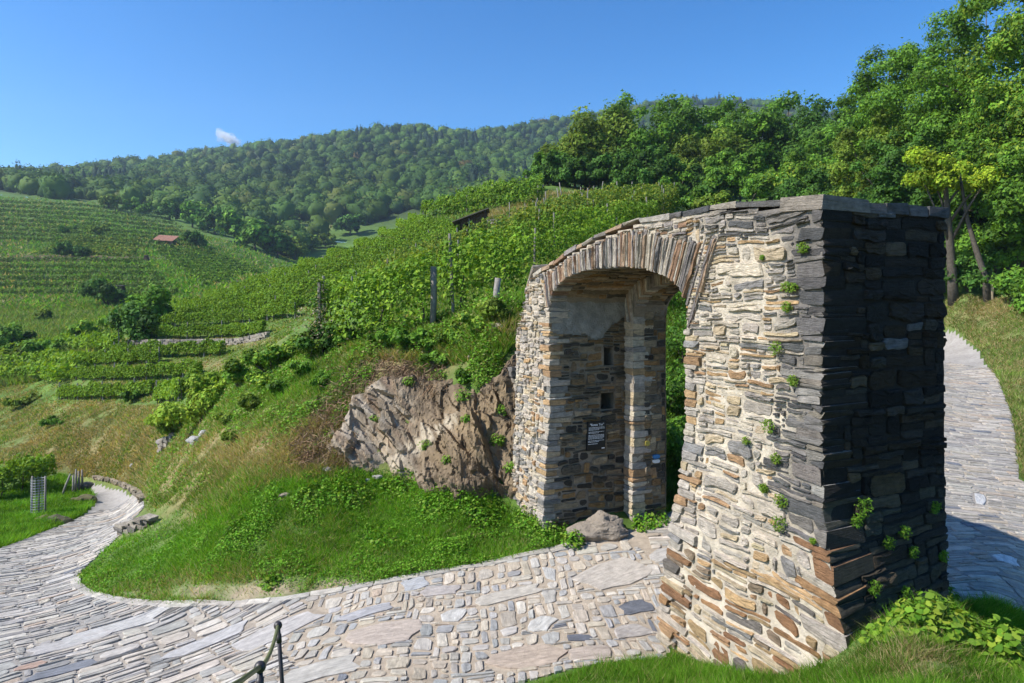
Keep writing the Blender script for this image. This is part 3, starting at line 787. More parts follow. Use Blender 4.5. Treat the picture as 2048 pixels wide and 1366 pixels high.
z = -4.3                                            # corner of the inner jamb, catching the light
while z < -.34:
    h = min(rr.uniform(.06, .16), -.32 - z)
    if h < .04: break
    V, Fc, lam = block(G, I1 - rr.uniform(.0, .03), S1 - .005, T1 - rr.uniform(.01, .035), T1 + rr.uniform(.2, .45), z + .006, z + h - .006, .014, .012)
    quoins.append((V, Fc, pick(P_FRONT, rr), lam, area_px(V))); z += h
def blocked(u, v, rects):
    m = np.zeros(u.shape, bool)
    for a, b, c, d in rects: m |= (u > a) & (u < b) & (v > c) & (v < d)
    return m

def face(mapf, u0, u1, v0, v1, cs, free, size, palf, gap, hgt, flip=False, jit=.16, vis=1.0, angf=None, skew=None, taper=.0, warp=.02):
    nu = int((u1 - u0) / cs); nv = int((v1 - v0) / cs)
    cu, cv = np.meshgrid(u0 + (np.arange(nu) + .5) * cs, v0 + (np.arange(nv) + .5) * cs)
    for (i0, j0, i1, j1) in pack(free(cu, cv), size, 3 if angf is None else 2):
        a0, b0, a1, b1 = u0 + j0*cs, v0 + i0*cs, u0 + j1*cs, v0 + i1*cs
        if (a1 - a0) < 1.5 * cs and (b1 - b0) < 1.5 * cs: continue
        P = outline(a0, b0, a1, b1, gap, jit, rr, taper, warp, 500)
        if skew is not None: P[:, 1] += skew(P[:, 0], P[:, 1]) * 1.0
        V, Fc, lam = stone_piece(P, mapf, rr.uniform(.35, 1.9) * hgt, rr, ang=(angf if angf is not None else 0.0))
        if flip: Fc = [f[:, ::-1] for f in Fc]
        stones.append((V, Fc, palf((a0 + a1) / 2, (b0 + b1) / 2), lam, area_px(V) * vis))
def pal_front(u, v):
    n = float(fbm(u * 1.3, v * 1.3, 0, 41, 3))
    if u < .5 + .4 * n and v > -2.3: return pick(P_DARKF, rr, .25)
    if v > float(ztop(u)) - .42 and u < 1.6: return pick(P_DARKF + P_FRONT[:3], rr, .2)
    if v < -2.75 and rr.random() < .6: return pick(P_RUST, rr)
    if rr.random() < .03: return np.array([.50, .42, .26])
    return pick(P_FRONT, rr)
szF = lambda i, j: (ri(8, 26), ri(2, 3)) if rr.random() > .38 else ((ri(14, 38), ri(3, 8)) if rr.random() > .5 else ((ri(4, 10), ri(2, 5)) if rr.random() > .25 else (ri(8, 15), ri(7, 12))))
wav = lambda u, v: .035 * np.sin(u * 2.3 + v * 1.1) + .02 * np.sin(u * 5.1)
# courses of the near pier dip towards its corner low down
face(mF, 0, S0 + .02, -4.35, 1.0, .02, lambda u, v: (v < ztop(u) - .12) & (~in_ring(u, v)) & (~blocked(u, v, blockF)), szF, pal_front, .010, .018, taper=.4, warp=.045)
face(mF, S0, S1, -.2, 1.0, .022, lambda u, v: (v < ztop(u) - .11) & (v > zi(u) + .02) & (~in_ring(u, v)), lambda i, j: (ri(4, 12), ri(2, 4)), lambda u, v: pick(P_VOUS, rr), .007, .02)
face(mF, S1 + .02, SEND, -4.4, .6, .022, lambda u, v: (v < ztop(u) - .09) & (~in_ring(u, v)) & (~blocked(u, v, blockF)), lambda i, j: (ri(5, 14), ri(2, 6)), lambda u, v: pick(P_FRONT, rr), .008, .028, taper=.35, warp=.03)
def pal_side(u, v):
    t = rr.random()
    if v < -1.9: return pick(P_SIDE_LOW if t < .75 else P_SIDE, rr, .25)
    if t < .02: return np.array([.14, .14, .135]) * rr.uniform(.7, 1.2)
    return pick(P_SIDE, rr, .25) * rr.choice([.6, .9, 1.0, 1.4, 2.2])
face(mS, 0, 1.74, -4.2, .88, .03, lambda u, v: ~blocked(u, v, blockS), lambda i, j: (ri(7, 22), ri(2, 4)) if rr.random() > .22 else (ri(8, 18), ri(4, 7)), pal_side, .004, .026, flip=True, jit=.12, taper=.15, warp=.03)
plaster_f = lambda u, v: (v > -.62 + .22 * fbm(u * 3, v * 3, 0, 71, 3) + .35 * sstep(.9, 1.5, u)) & (v < .3)
face(mPL, 0, T1, -4.35, .0, .025, lambda u, v: (~blocked(u, v, blockPL)) & not_hole(u, v) & (~plaster_f(u, v)), lambda i, j: (ri(5, 16), ri(2, 5)) if rr.random() > .15 else (ri(8, 18), ri(4, 7)), lambda u, v: pick(P_PASS, rr, .25), .006, .024, flip=True, taper=.3, warp=.03)
face(mPLi, T1 + .2, 2.17, -4.3, -.1, .025, lambda u, v: np.ones(u.shape, bool), lambda i, j: (ri(5, 14), ri(2, 6)), lambda u, v: pick(P_PASS, rr, .2), .008, .02, flip=True)
face(mPR, 0, T1, -4.35, -.05, .04, lambda u, v: ~blocked(u, v, blockPR), lambda i, j: (ri(4, 11), ri(2, 5)), lambda u, v: pick(P_PASS, rr, .2), .01, .02, vis=.02)
face(mV, S0 + .03, S1 - .03, .28, T1, .022, lambda u, v: np.ones(u.shape, bool), lambda i, j: (ri(2, 3), ri(8, 26)), lambda u, v: pick(P_PASS, rr, .2), .005, .02, flip=True, vis=.4, angf=math.pi/2)
face(mVi, I0 + .03, I1 - .03, T1 + .15, 2.15, .022, lambda u, v: np.ones(u.shape, bool), lambda i, j: (ri(2, 3), ri(8, 20)), lambda u, v: pick(P_PASS, rr, .2), .005, .02, flip=True, vis=.4, angf=math.pi/2)
# coping: flat slabs along the top of the front and the near end
s = -.04
while s < 6.6:
    L = rr.uniform(.18, .7) if s < 3.6 else rr.uniform(.14, .4); e = min(s + L, 6.62); th = rr.uniform(.04, .12) if s < 2.4 else rr.uniform(.02, .06)
    if e - s < .08: break
    m = (s + e) / 2; zt = float(ztop(m)); sl = float(ztop(e) - ztop(s)) / (e - s)
    V, Fc, lam = block(lambda a, b, c: G(a, b, c + sl * (a - m)), s + .006, e - .006, -rr.uniform(.0, .035), rr.uniform(.45, .8), zt - th - .02, zt + rr.uniform(-.03, .02), .009, .016)
    copings.append((V, Fc, pick(P_DARKF + [(.24, .2, .16), (.3, .26, .21)] if s < 2.2 else P_VOUS, rr), lam, area_px(V))); s = e
t = .48
while t < 1.72:
    L = rr.uniform(.25, .55); e = min(t + L, 1.76)
    if e - t < .08: break
    V, Fc, lam = block(G, -rr.uniform(.02, .05), rr.uniform(.4, .7), t + .006, e - .006, .85, .955 + rr.uniform(-.02, .03), .008, .012)
    copings.append((V, Fc, pick(P_DARKF, rr), lam, area_px(V))); t = e
# ragged rubble core showing behind the coping
for k in range(30):
    s_ = rr.uniform(.3, 6.3); t_ = rr.uniform(.85, 1.6); L = rr.uniform(.2, .5)
    V, Fc, lam = block(G, s_, s_ + L, t_, t_ + rr.uniform(.15, .35), float(ztop(s_)) - .14, float(ztop(s_)) - .03 + rr.uniform(-.02, .02), .015, .012)
    copings.append((V, Fc, pick(P_VOUS, rr), lam, 0))
emit(stones, gate, 'stone', M['stone'], 'small_stones', 300)
emit(vous, gate, 'voussoir', M['stone'], 'small_voussoirs', 130)
emit(quoins, gate, 'quoin', M['stone'], 'small_quoins', 150)
emit(copings, gate, 'coping_stone', M['stone'], 'core_rubble', 40)
# roughcast plaster left high on the passage wall
pl = Acc()
patch(mPL, .02, T1 - .02, -1.0, .22, .022, lambda u, v: plaster_f(u, v) & (v < .2), lambda u, v: np.array([.27, .255, .225]) * (1 + .35 * fbm(u * 6, v * 6, 0, 8, 4))[:, None], amp=.012, acc=pl, h0=.022)
pl.build('plaster', M['mortar'], gate)
# ------------------------------------------------------------------ plants: tools
def unit(v): return v / (np.linalg.norm(v, axis=-1, keepdims=True) + 1e-9)
def leaves(P, Nr, size, asp=.62, g=rng, broad=False):
    n = len(P); Nr = unit(Nr); t = g.normal(size=(n, 3)); t[:, 2] -= .35; a = unit(t - (t * Nr).sum(-1, keepdims=True) * Nr); b = np.cross(Nr, a)
    s = np.broadcast_to(size, (n,))[:, None] * .5
    fold = Nr * s * g.uniform(-.25, .45, (n, 1))
    if broad:                                       # broad oval leaf for the plants close by
        V = np.stack([P - a * s, P - a * s * .3 + b * s * asp + fold, P + a * s * .45 + b * s * asp * .8 + fold, P + a * s, P + a * s * .45 - b * s * asp * .8 + fold, P - a * s * .3 - b * s * asp + fold], 1).reshape(-1, 3)
        return V, np.arange(6 * n).reshape(n, 6)
    V = np.stack([P - a * s * .7 + b * s * asp * 1.1 + fold, P - a * s * .6 - b * s * asp * 1.1, P + a * s * 1.05], 1).reshape(-1, 3)
    q = np.arange(3 * n).reshape(n, 3)
    return V, q
def colours(n, pal, g, sp=.22):
    p = np.array(pal); c = p[g.integers(len(p), size=n)] * (1 + g.uniform(-sp, sp, (n, 1))) * (1 + g.uniform(-.08, .08, (n, 3)))
    return np.clip(c, .004, .8)
def leaf_mesh(name, P, Nr, size, pal, g, asp=.62, patchy=None, broad=False):
    V, q = leaves(P, Nr, size, asp, g, broad); c = colours(len(P), pal, g)
    if patchy is not None: c = c * (1 + patchy[:, None])
    return mesh_np(name, V, q, np.repeat(np.clip(c, .004, .8), 6 if broad else 3, 0))
def tube(acc, pts, rad, n=7, col=(1, 1, 1)):
    pts = np.array(pts, float); m = len(pts); d = np.gradient(pts, axis=0); d = unit(d)
    ref = np.array([0, 0, 1.0]) if abs(d[0, 2]) < .9 else np.array([1.0, 0, 0])
    a = unit(np.cross(d, ref)); b = np.cross(d, a); an = np.linspace(0, 2 * np.pi, n, endpoint=False)
    rad = np.broadcast_to(rad, (m,))
    V = (pts[:, None] + rad[:, None, None] * (a[:, None] * np.cos(an)[None, :, None] + b[:, None] * np.sin(an)[None, :, None])).reshape(-1, 3)
    i = np.arange(m - 1)[:, None] * n; j = np.arange(n)[None]; k = (j + 1) % n
    q = np.stack([i + j, i + k, i + n + k, i + n + j], -1).reshape(-1, 4)
    cap = np.array([[0, x + 1, x] for x in range(1, n - 1)]); cap2 = np.array([[(m-1)*n, (m-1)*n + x, (m-1)*n + x + 1] for x in range(1, n - 1)])
    acc.add(V, [q, cap, cap2], col)
TALL_ = [(.065, .13, .022), (.08, .155, .026), (.052, .105, .02), (.105, .185, .03), (.065, .125, .035)]
OLIVE_ = [(.10, .145, .026), (.08, .12, .024), (.12, .165, .034), (.065, .10, .022)]
DEEP_ = [(.045, .09, .022), (.055, .11, .024), (.068, .125, .028)]
YELL = [(.25, .34, .02), (.21, .31, .02), (.29, .36, .03), (.16, .26, .02)]
LIME = [(.20, .30, .03), (.155, .26, .026), (.26, .34, .04)]
TALL = [tuple(np.array(c_) * (1.42, 1.5, .9)) for c_ in TALL_]; OLIVE = [tuple(np.array(c_) * (1.42, 1.45, .9)) for c_ in OLIVE_]; DEEP = [tuple(np.array(c_) * (1.15, 1.32, .9)) for c_ in DEEP_]
def crown_points(n, c, rx, rz, g, lobes=18, lr=(.26, .42), squash=.85):
    L = []; 
    for k in range(lobes):
        v = g.normal(size=3); v /= np.linalg.norm(v); r = g.uniform(.3, .92) ** .8
        if v[2] < -.55: v[2] *= .4
        L.append((c[0] + v[0]*rx*r, c[1] + v[1]*rx*r, c[2] + v[2]*rz*r, g.uniform(*lr) * min(rx, rz)))
    L.append((c[0], c[1], c[2], .5 * min(rx, rz)))
    L = np.array(L); w = L[:, 3] ** 2; k = g.choice(len(L), size=n, p=w / w.sum())
    v = g.normal(size=(n, 3)); v[:, 2] = np.where(v[:, 2] < 0, v[:, 2] * .6, v[:, 2]); v = unit(v)
    rad = L[k, 3] * np.where(g.random(n) < .12, g.uniform(1.0, 1.5, n), g.uniform(.5, 1.1, n)) * (1 + .22 * vnoise(v[:, 0]*3 + k, v[:, 1]*3, v[:, 2]*3, 3))
    P = L[k, :3] + v * rad[:, None] * np.array([1, 1, squash])
    tone = (_h(k, k * 7 + 1, k * 3, 9) - .5) * .7
    return P, unit(v + g.normal(size=(n, 3)) * .45 + np.array([-.25, -.1, .45])), L, tone
def tree(name, label, base, hgt, rx, cz, rz, nleaf, ls, pal, tr, group=None, off=(0, 0), lobes=18, seed=1, trunk_bend=.3, cat='tree', mat='leaf', lr=(.26, .42)):
    g = np.random.default_rng(seed); base = np.array(base, float)
    root = empty(name, tuple(base)); tag(root, label, cat, group)
    c = base + np.array([off[0], off[1], cz])
    P, Nr, L, tone = crown_points(nleaf, c, rx, rz, g, lobes, lr)
    zmin = base[2] + .15
    P[:, 2] = np.maximum(P[:, 2], zmin)
    link_mesh('crown', leaf_mesh('crown', P, Nr, ls * g.uniform(.6, 1.35, nleaf), pal, g, patchy=tone), M[mat], root)
    a = Acc(); top = c + np.array([0, 0, rz * .3]); m = (base + top) / 2 + np.array([g.uniform(-1, 1) * trunk_bend, g.uniform(-1, 1) * trunk_bend, 0])
    t = np.linspace(0, 1, 8)[:, None]; path = base * (1 - t) ** 2 + 2 * m * t * (1 - t) + top * t ** 2; path[0, 2] -= .2
    tube(a, path, np.linspace(tr * 1.25, tr * .35, 8), 8)
    tk = a.build('trunk', M['bark'], root, True)
    for l in L[g.permutation(len(L))[:6]]:
        b = Acc(); s0 = path[g.integers(3, 6)]; e = l[:3]; mid = (s0 + e) / 2 + np.array([0, 0, .1 * hgt * g.uniform(0, .4)])
        tube(b, [s0, mid, e], [tr * .42, tr * .28, tr * .1], 5); b.build('limb', M['bark'], tk, True)
    return root
def at(px, Y, dz=0.0):
    X = (px - CX) / F * Y; return (X, Y, float(H(X, Y)) + dz)
def shrub(name, label, base, rx, rz, n, ls, pal, seed, group=None, cat='shrub', mat='leaf', lobes=9, stems=4):
    g = np.random.default_rng(seed); base = np.array(base, float)
    root = empty(name, tuple(base)); tag(root, label, cat, group)
    P, Nr, L, tone = crown_points(n, base + np.array([0, 0, rz * .8]), rx, rz, g, lobes, (.3, .55))
    P[:, 2] = np.maximum(P[:, 2], H(P[:, 0], P[:, 1]) + .02)
    link_mesh('foliage', leaf_mesh('foliage', P, Nr, ls * g.uniform(.6, 1.35, n), pal, g, patchy=tone), M[mat], root)
    for k in range(stems):
        b = Acc(); e = L[g.integers(len(L))][:3]; tube(b, [base + np.array([0, 0, -.1]), (base + e) / 2 + g.normal(size=3) * .06 * rx, e], [.035 * rx, .025 * rx, .01 * rx], 5); b.build('stem', M['bark'], root, True)
    return root

# ------------------------------------------------------------------ woods on the far hills (one mass)
g = np.random.default_rng(3)
n = 3300
px = g.uniform(-60, 1330, n); ridge = np.interp(px, [-60, 0, 130, 300, 500, 640, 750, 880, 940, 1140, 1330], [352, 350, 337, 320, 300, 283, 265, 265, 275, 245, 225])
low = np.interp(px, [-60, 0, 100, 180, 230, 330, 480, 560, 640, 700, 850, 1330], [380, 380, 400, 402, 408, 425, 470, 520, 500, 455, 420, 380])
py = ridge + (low - ridge) * g.random(n) ** 1.15
P0 = ground_px(px, py, 250)
# the wood beyond, seen above the near trees
px2 = g.uniform(1200, 2100, 600); py2 = g.uniform(0, 1, 600); r2 = np.interp(px2, [1200, 1310, 1480, 1680, 1900, 2100], [232, 208, 203, 228, 300, 330]); P1 = ground_px(px2, r2 + (340 - r2) * py2, 350)
# extra crowns along both ridges
pr = g.uniform(-60, 2000, 650); rg = np.interp(pr, [-60, 0, 130, 300, 500, 640, 750, 880, 940, 1140, 1200, 1310, 1480, 1680, 1900, 2000], [355, 353, 340, 323, 303, 286, 268, 268, 278, 248, 240, 212, 207, 232, 300, 330]); P2 = ground_px(pr, rg + 2, 350)
PP = np.concatenate([P0, P1, P2]); PP = PP[~np.isnan(PP[:, 0])]
keep = ~((np.abs(CX + F * PP[:, 0] / PP[:, 1] - 650) < 62) & (np.abs(HY - F * PP[:, 2] / PP[:, 1] - 464) < 16)); PP = PP[keep]
ico = bmesh.new(); bmesh.ops.create_icosphere(ico, subdivisions=2, radius=1.0)
ico.verts.index_update(); IV = np.array([v.co[:] for v in ico.verts]); IF = np.array([[v.index for v in f.verts] for f in ico.faces]); ico.free()
IV = IV[:, :]; 
Vs = []; Ts = []; Qs = []; Cs = []; off = 0
WOOD = np.array([(.062, .108, .026), (.078, .125, .028), (.052, .092, .026), (.092, .132, .030), (.068, .118, .026), (.045, .080, .028), (.085, .122, .026)])
nb = len(IV); m = 66
PROTO = []
for k in range(28):
    conif = k >= 22
    sx, sz = (.55, 1.3) if conif else (1.0, g.uniform(.8, 1.15))
    d = 1 + .36 * vnoise(IV[:, 0] * 2.1 + k * 3.7, IV[:, 1] * 2.1, IV[:, 2] * 2.1 + k, 7) + .14 * vnoise(IV[:, 0] * 6 + k, IV[:, 1] * 6, IV[:, 2] * 6, 8)
    W = IV * d[:, None] * np.array([sx, sx, sz]) * .9
    v = unit(g.normal(size=(m, 3)) + np.array([0, 0, .5])); dd = 1.0 + .36 * vnoise(v[:, 0] * 2.1 + k * 3.7, v[:, 1] * 2.1, v[:, 2] * 2.1 + k, 7)
    lp = v * dd[:, None] * np.array([sx, sx, sz]) * g.uniform(.97, 1.16, (m, 1))
    if conif:
        W[:, :2] *= np.clip(1.15 - .75 * (IV[:, 2:3] * .5 + .5), .1, 1.2); lp[:, :2] *= np.clip(1.15 - .75 * (v[:, 2:3] * .5 + .5), .1, 1.2)
    LV, LQ = leaves(lp, unit(v + .5 * g.normal(size=(m, 3))), g.uniform(.16, .36, m) * (.7 if conif else 1), .8, g)
    PROTO.append((np.concatenate([W, LV]), LQ + nb, np.concatenate([1 + .12 * g.uniform(-1, 1, nb), np.repeat(1 + g.uniform(-.3, .35, m), 3)]), sz))
cn = vnoise(PP[:, 0] * .012, PP[:, 1] * .012, 0, 55); tn = vnoise(PP[:, 0] * .012, PP[:, 1] * .01, 0, 91)
for k, p in enumerate(PP):
    r = (2.7 + 4.6 * g.random() ** 1.5) * (1.0 if p[1] > 330 else .8); conif = cn[k] > .42 and g.random() < .6
    c = WOOD[g.integers(len(WOOD))] * np.array([1.05, 1.2, .85]) * g.uniform(.8, 1.2) * (1 + .3 * tn[k])
    tt = g.random()
    if tt < .006: c = np.array([.16, .12, .03]) * g.uniform(.7, 1.1)
    elif tt < .05: c = np.array([.12, .15, .03]) * g.uniform(.8, 1.1)
    if conif: c = np.array([.03, .06, .03]) * g.uniform(.8, 1.2)
    Vp, Qp, Tn, sz = PROTO[g.integers(22, 28) if conif else g.integers(22)]
    an = g.uniform(0, 6.283); ca, sa = math.cos(an), math.sin(an)
    W = np.stack([Vp[:, 0]*ca - Vp[:, 1]*sa, Vp[:, 0]*sa + Vp[:, 1]*ca, Vp[:, 2]], -1) * r + p + np.array([0, 0, sz * r * .7 + .8])
    Vs.append(W); Ts.append(IF + off); Qs.append(Qp + off); Cs.append(c * Tn[:, None]); off += len(W)
me = mesh_np('forest', np.concatenate(Vs), [np.concatenate(Ts), np.concatenate(Qs)], np.concatenate(Cs), smooth=True)
forest = link_mesh('forest', me, M['farleaf'])
tag(forest, 'mixed deciduous wood covering the far hills above the valley', 'forest', kind='stuff')

# ------------------------------------------------------------------ trees below the wooded slope and in the valley
VAL = [  # column, foot row, height px, half width px, palette, label
 (218,418,34,20,OLIVE,'rounded golden green tree at the wood edge above the vineyards'),
 (262,424,28,16,TALL,'small dense tree beside the golden green tree at the wood edge'),
 (290,430,26,20,TALL,'bushy tree by the pale field gap under the wood'),
 (340,440,40,24,DEEP,'broad dark tree spreading below the pale field gap'),
 (385,455,52,30,TALL,'tall grey green tree in the belt above the tiled hut'),
 (430,468,58,30,DEEP,'dark full tree in the belt above the hedge bank'),
 (470,485,60,34,TALL,'big grey green tree standing over the hedge bank'),
 (510,500,66,34,TALL,'tall leafy tree in the valley bottom wood edge'),
 (555,515,56,34,DEEP,'dark spreading tree where the hedge bank ends'),
 (590,520,44,24,OLIVE,'olive green tree between the valley wood and the meadow'),
 (390,492,30,24,DEEP,'low dark tree just past the tiled hut'),
 (620,500,34,20,OLIVE,'olive bush tree below the small meadow'),
 (650,496,30,22,OLIVE,'rounded bush tree at the foot of the small meadow'),
 (600,470,20,12,TALL,'little round tree at the edge of the small meadow'),
 (700,470,46,30,DEEP,'dark tree at the far end of the small meadow'),
 (130,517,36,22,DEEP,'lone tree with a bare trunk on the ploughed strip'),
 (165,518,26,16,DEEP,'smaller tree beside the lone tree on the ploughed strip'),
 (150,462,12,5,DEEP,'slim dark cypress-like bush among the upper vine rows'),
 (200,470,20,18,OLIVE,'brownish round bush above the yellow vine block'),
 (125,468,18,14,TALL,'small tree among the upper vine rows'),
]
for i, (px_, py_, hp, wp, pal, lab) in enumerate(VAL):
    p = gp(px_, py_, 100)
    sc = p[1] / F; h = hp * sc; w = wp * sc
    tree('valley_tree', lab, p, h, w, h * .5, h * .54, 1600, .10 * (w + h) , pal, h * .03, 'trees in the valley', lobes=22, seed=100 + i, mat='farleaf', trunk_bend=.05 * h)
    
# big bushes by the terraces
BUSH = [(215,612,55,52,DEEP,'dark spreading bush beside the raised hide'),(300,655,85,45,TALL,'tall light topped tree-like bush at the end of the vine terraces'),(262,690,80,48,DEEP,'dark grey green bush below the tall bush at the terrace ends'),
        (185,680,40,50,LIME+TALL,'round leafy bush on the hump below the terraces'),(110,715,40,48,TALL,'bush overgrown with climbers on the hump'),(40,730,35,55,OLIVE,'straggling olive bush at the foot of the hump'),(85,640,20,14,OLIVE,'little dark pointed bush on the valley meadow'),
        (20,700,45,50,TALL,'dark bush at the rim of the hump'),(50,810,20,40,OLIVE,'low dark bramble on the bank above the lane'),(110,850,16,30,TALL,'bramble tuft on the brown bank'),(270,800,20,24,TALL,'small dark bramble at the edge of the lowest terrace')]
for i, (px_, py_, hp, wp, pal, lab) in enumerate(BUSH):
    p = gp(px_, py_, 25); sc = p[1] / F
    shrub('bush', lab, p, wp * sc, hp * sc * .62, int(2600 if hp > 40 else 1200), .0052 * p[1] + .06, pal, 200 + i, 'bushes by the terraces', 'bush')

# ------------------------------------------------------------------ wood behind the gate
MID = [(1105,84,300,48,TALL,'outermost tree of the wood at the top corner of the vineyard'),(1150,86,262,58,OLIVE,'willowy olive tree at the wood edge above the vineyard'),(1205,88,205,66,OLIVE,'large rounded olive tree behind the vineyard top'),(1265,88,172,66,TALL,'tall dark topped tree over the arch of the gate'),
       (1290,74,290,62,DEEP,'dark low tree at the wood edge behind the stake field'),(1345,92,196,60,TALL,'tree showing between the tall dark topped tree and its neighbour'),(1180,78,330,55,DEEP,'shaded low tree at the foot of the olive trees'),(1400,84,245,72,OLIVE,'yellowish leafy tree in front of the wood'),(1440,92,184,62,TALL,'dark tree with a raised crown above the pier'),
       (1505,88,210,64,TALL,'round crowned tree behind the middle of the gate top'),(1480,70,300,64,TALL,'bright bushy tree just above the gate coping'),(1570,90,190,62,TALL,'tree with ragged top beyond the pier'),(1620,84,205,66,DEEP,'grey green tree beyond the pier'),(1590,64,318,66,LIME+TALL,'fresh green young tree just above the pier coping'),
       (1660,70,250,72,TALL,'leafy tree near the pier corner'),(1700,74,165,66,DEEP,'tall tree where the wood rises steeply'),(1120,80,350,40,DEEP,'dark undergrowth tree at the vineyard corner'),(1350,78,330,60,DEEP,'dark low tree in the wood behind the arch'),(1680,56,345,70,DEEP,'shaded low tree directly behind the pier')]
for i, (px_, Y_, top, hw, pal, lab) in enumerate(MID):
    b = at(px_, Y_); zt_ = (HY - top) / F * Y_; h = max(zt_ - b[2], 4); w = hw / F * Y_ * 1.35
    tree('woodland_tree', lab, b, h, w, h * .46, h * .54, 11500, .41 * Y_ / 90 + .06, pal, h * .018, 'wood behind the gate', lobes=75, seed=300 + i, lr=(.11, .27))
NEAR = [(1775,50,50,80,TALL,'very tall tree rising steeply beside the big maple'),(1740,46,230,70,OLIVE,'leaning leafy tree next to the pier'),(1850,46,15,95,TALL,'huge maple towering over the lane'),(1800,42,250,75,DEEP,'dark inner tree below the huge maple'),
        (1965,41,-70,110,TALL,'great tree whose crown reaches out of sight above the bend'),(2050,36,-110,120,LIME+TALL,'great light green tree overhanging the bend of the lane'),(2010,38,190,95,TALL,'middle height tree above the broken stump'),(1930,46,210,90,DEEP,'shaded tree behind the yellow sapling'),(2080,34,280,90,TALL,'bushy tree at the lane bend'),(1840,44,400,80,DEEP,'dark thicket tree behind the pier edge')]
for i, (px_, Y_, top, hw, pal, lab) in enumerate(NEAR):
    b = at(px_, Y_); zt_ = (HY - top) / F * Y_; h = zt_ - b[2]; w = hw / F * Y_ * 1.3
    tree('tall_tree', lab, b, h, w, h * .53, h * .50, 28000, .21, pal, .17, 'tall trees at the lane bend', lobes=110, seed=330 + i, lr=(.08, .22))
b = at(1907, 36)
tree('yellow_tree', 'slender tree with a bright yellow green lower crown by the lane', b, 9, 2.3, 6.6, 1.5, 9000, .17, YELL, .22, off=(-1.1, -.9), lobes=14, seed=361, trunk_bend=.25)
b = at(1975, 35)
a = Acc(); tube(a, [np.array(b) + (0, 0, -.2), np.array(b) + (-.1, 0, 1.2), np.array(b) + (-.5, .1, 2.6), np.array(b) + (-.9, .2, 4.2), np.array(b) + (-1.3, .3, 7.0)], [.19, .16, .14, .1, .05], 8)
snag = empty('broken_tree', b); tag(snag, 'thin leaning trunk with a pale torn stub at its foot', 'tree')
a.build('trunk', M['bark'], snag, True)
a = Acc(); g = np.random.default_rng(4)
for k in range(7): tube(a, [np.array(b) + (.12 + g.uniform(-.06, .06), -.1, .0), np.array(b) + (.16 + g.uniform(-.1, .1), -.12, .5 + g.uniform(0, .55))], [.05, .008], 5, (.5, .40, .26))
a.build('splintered_stub', M['dry'], snag)
for i, (px_, Y_, hp, wp, pal, lab) in enumerate([(1935,36,70,40,DEEP,'dark undergrowth bush at the yellow tree foot'),(2035,33,95,45,TALL,'leafy bush beside the broken trunk'),(2075,31,80,50,TALL,'leafy bush at the very bend of the lane'),(1990,40,90,50,DEEP,'shaded bush in the thicket behind the broken trunk'),(1900,42,120,45,DEEP,'shaded bush filling the gap beside the pier')]):
    b = at(px_, Y_); sc = Y_ / F
    shrub('undergrowth_bush', lab, b, wp * sc, hp * sc * .6, 2600, .2, pal, 380 + i, 'undergrowth at the lane bend', 'bush')

for i, (px_, Y_, hp, wp, pal, lab) in enumerate([(1095,80,40,40,DEEP,'thicket bush at the top corner of the vineyard'),(1140,80,44,40,TALL,'thicket bush behind the bare stakes'),(1190,80,46,44,DEEP,'dark thicket bush behind the dry strip'),(1240,78,46,44,TALL,'thicket bush at the end of the dry strip'),(1295,74,50,46,DEEP,'dark thicket bush above the arch crown'),(1350,72,52,48,TALL,'thicket bush above the arch shoulder'),(1420,70,60,54,DEEP,'dark thicket bush over the coping of the arch'),(1500,64,60,56,TALL,'thicket bush over the middle coping'),(1580,58,66,56,DEEP,'dark thicket bush over the pier coping'),(1872,38,130,44,DEEP,'shaded bush tucked in behind the pier edge'),(1935,38.5,120,42,TALL,'green bush between the yellow tree and the torn stub'),(1992,37.5,110,40,DEEP,'dark bush behind the torn stub'),(2045,36,140,46,TALL,'tall green bush above the lane bank'),(1660,52,76,58,TALL,'thicket bush just behind the pier coping'),(1320,52,30,40,OLIVE,'low bush at the end of the yellowing vine rows'),(1375,50,40,44,TALL,'low bush above the crown of the arch'),(1430,48,46,46,OLIVE,'low bush above the arch springing'),
        (1740,47,110,60,DEEP,'tall thicket bush hidden partly by the pier'),(1820,43,140,60,DEEP,'tall dark thicket bush by the pier edge'),(1885,41,165,52,DEEP,'tall shaded thicket bush next to the yellow tree'),(1950,42,165,55,DEEP,'tall shaded thicket bush between the two leaning trunks'),(2010,41,175,55,TALL,'tall thicket bush behind the leafy bend bush'),(2070,38,180,60,DEEP,'tall thicket bush closing the lane bend')]):
    b = at(px_, Y_); sc = Y_ / F
    shrub('thicket_bush', lab, b, wp * sc, hp * sc * .58, 3200, .0035 * Y_ + .09, pal, 1380 + i, 'thicket at the foot of the wood', 'bush')
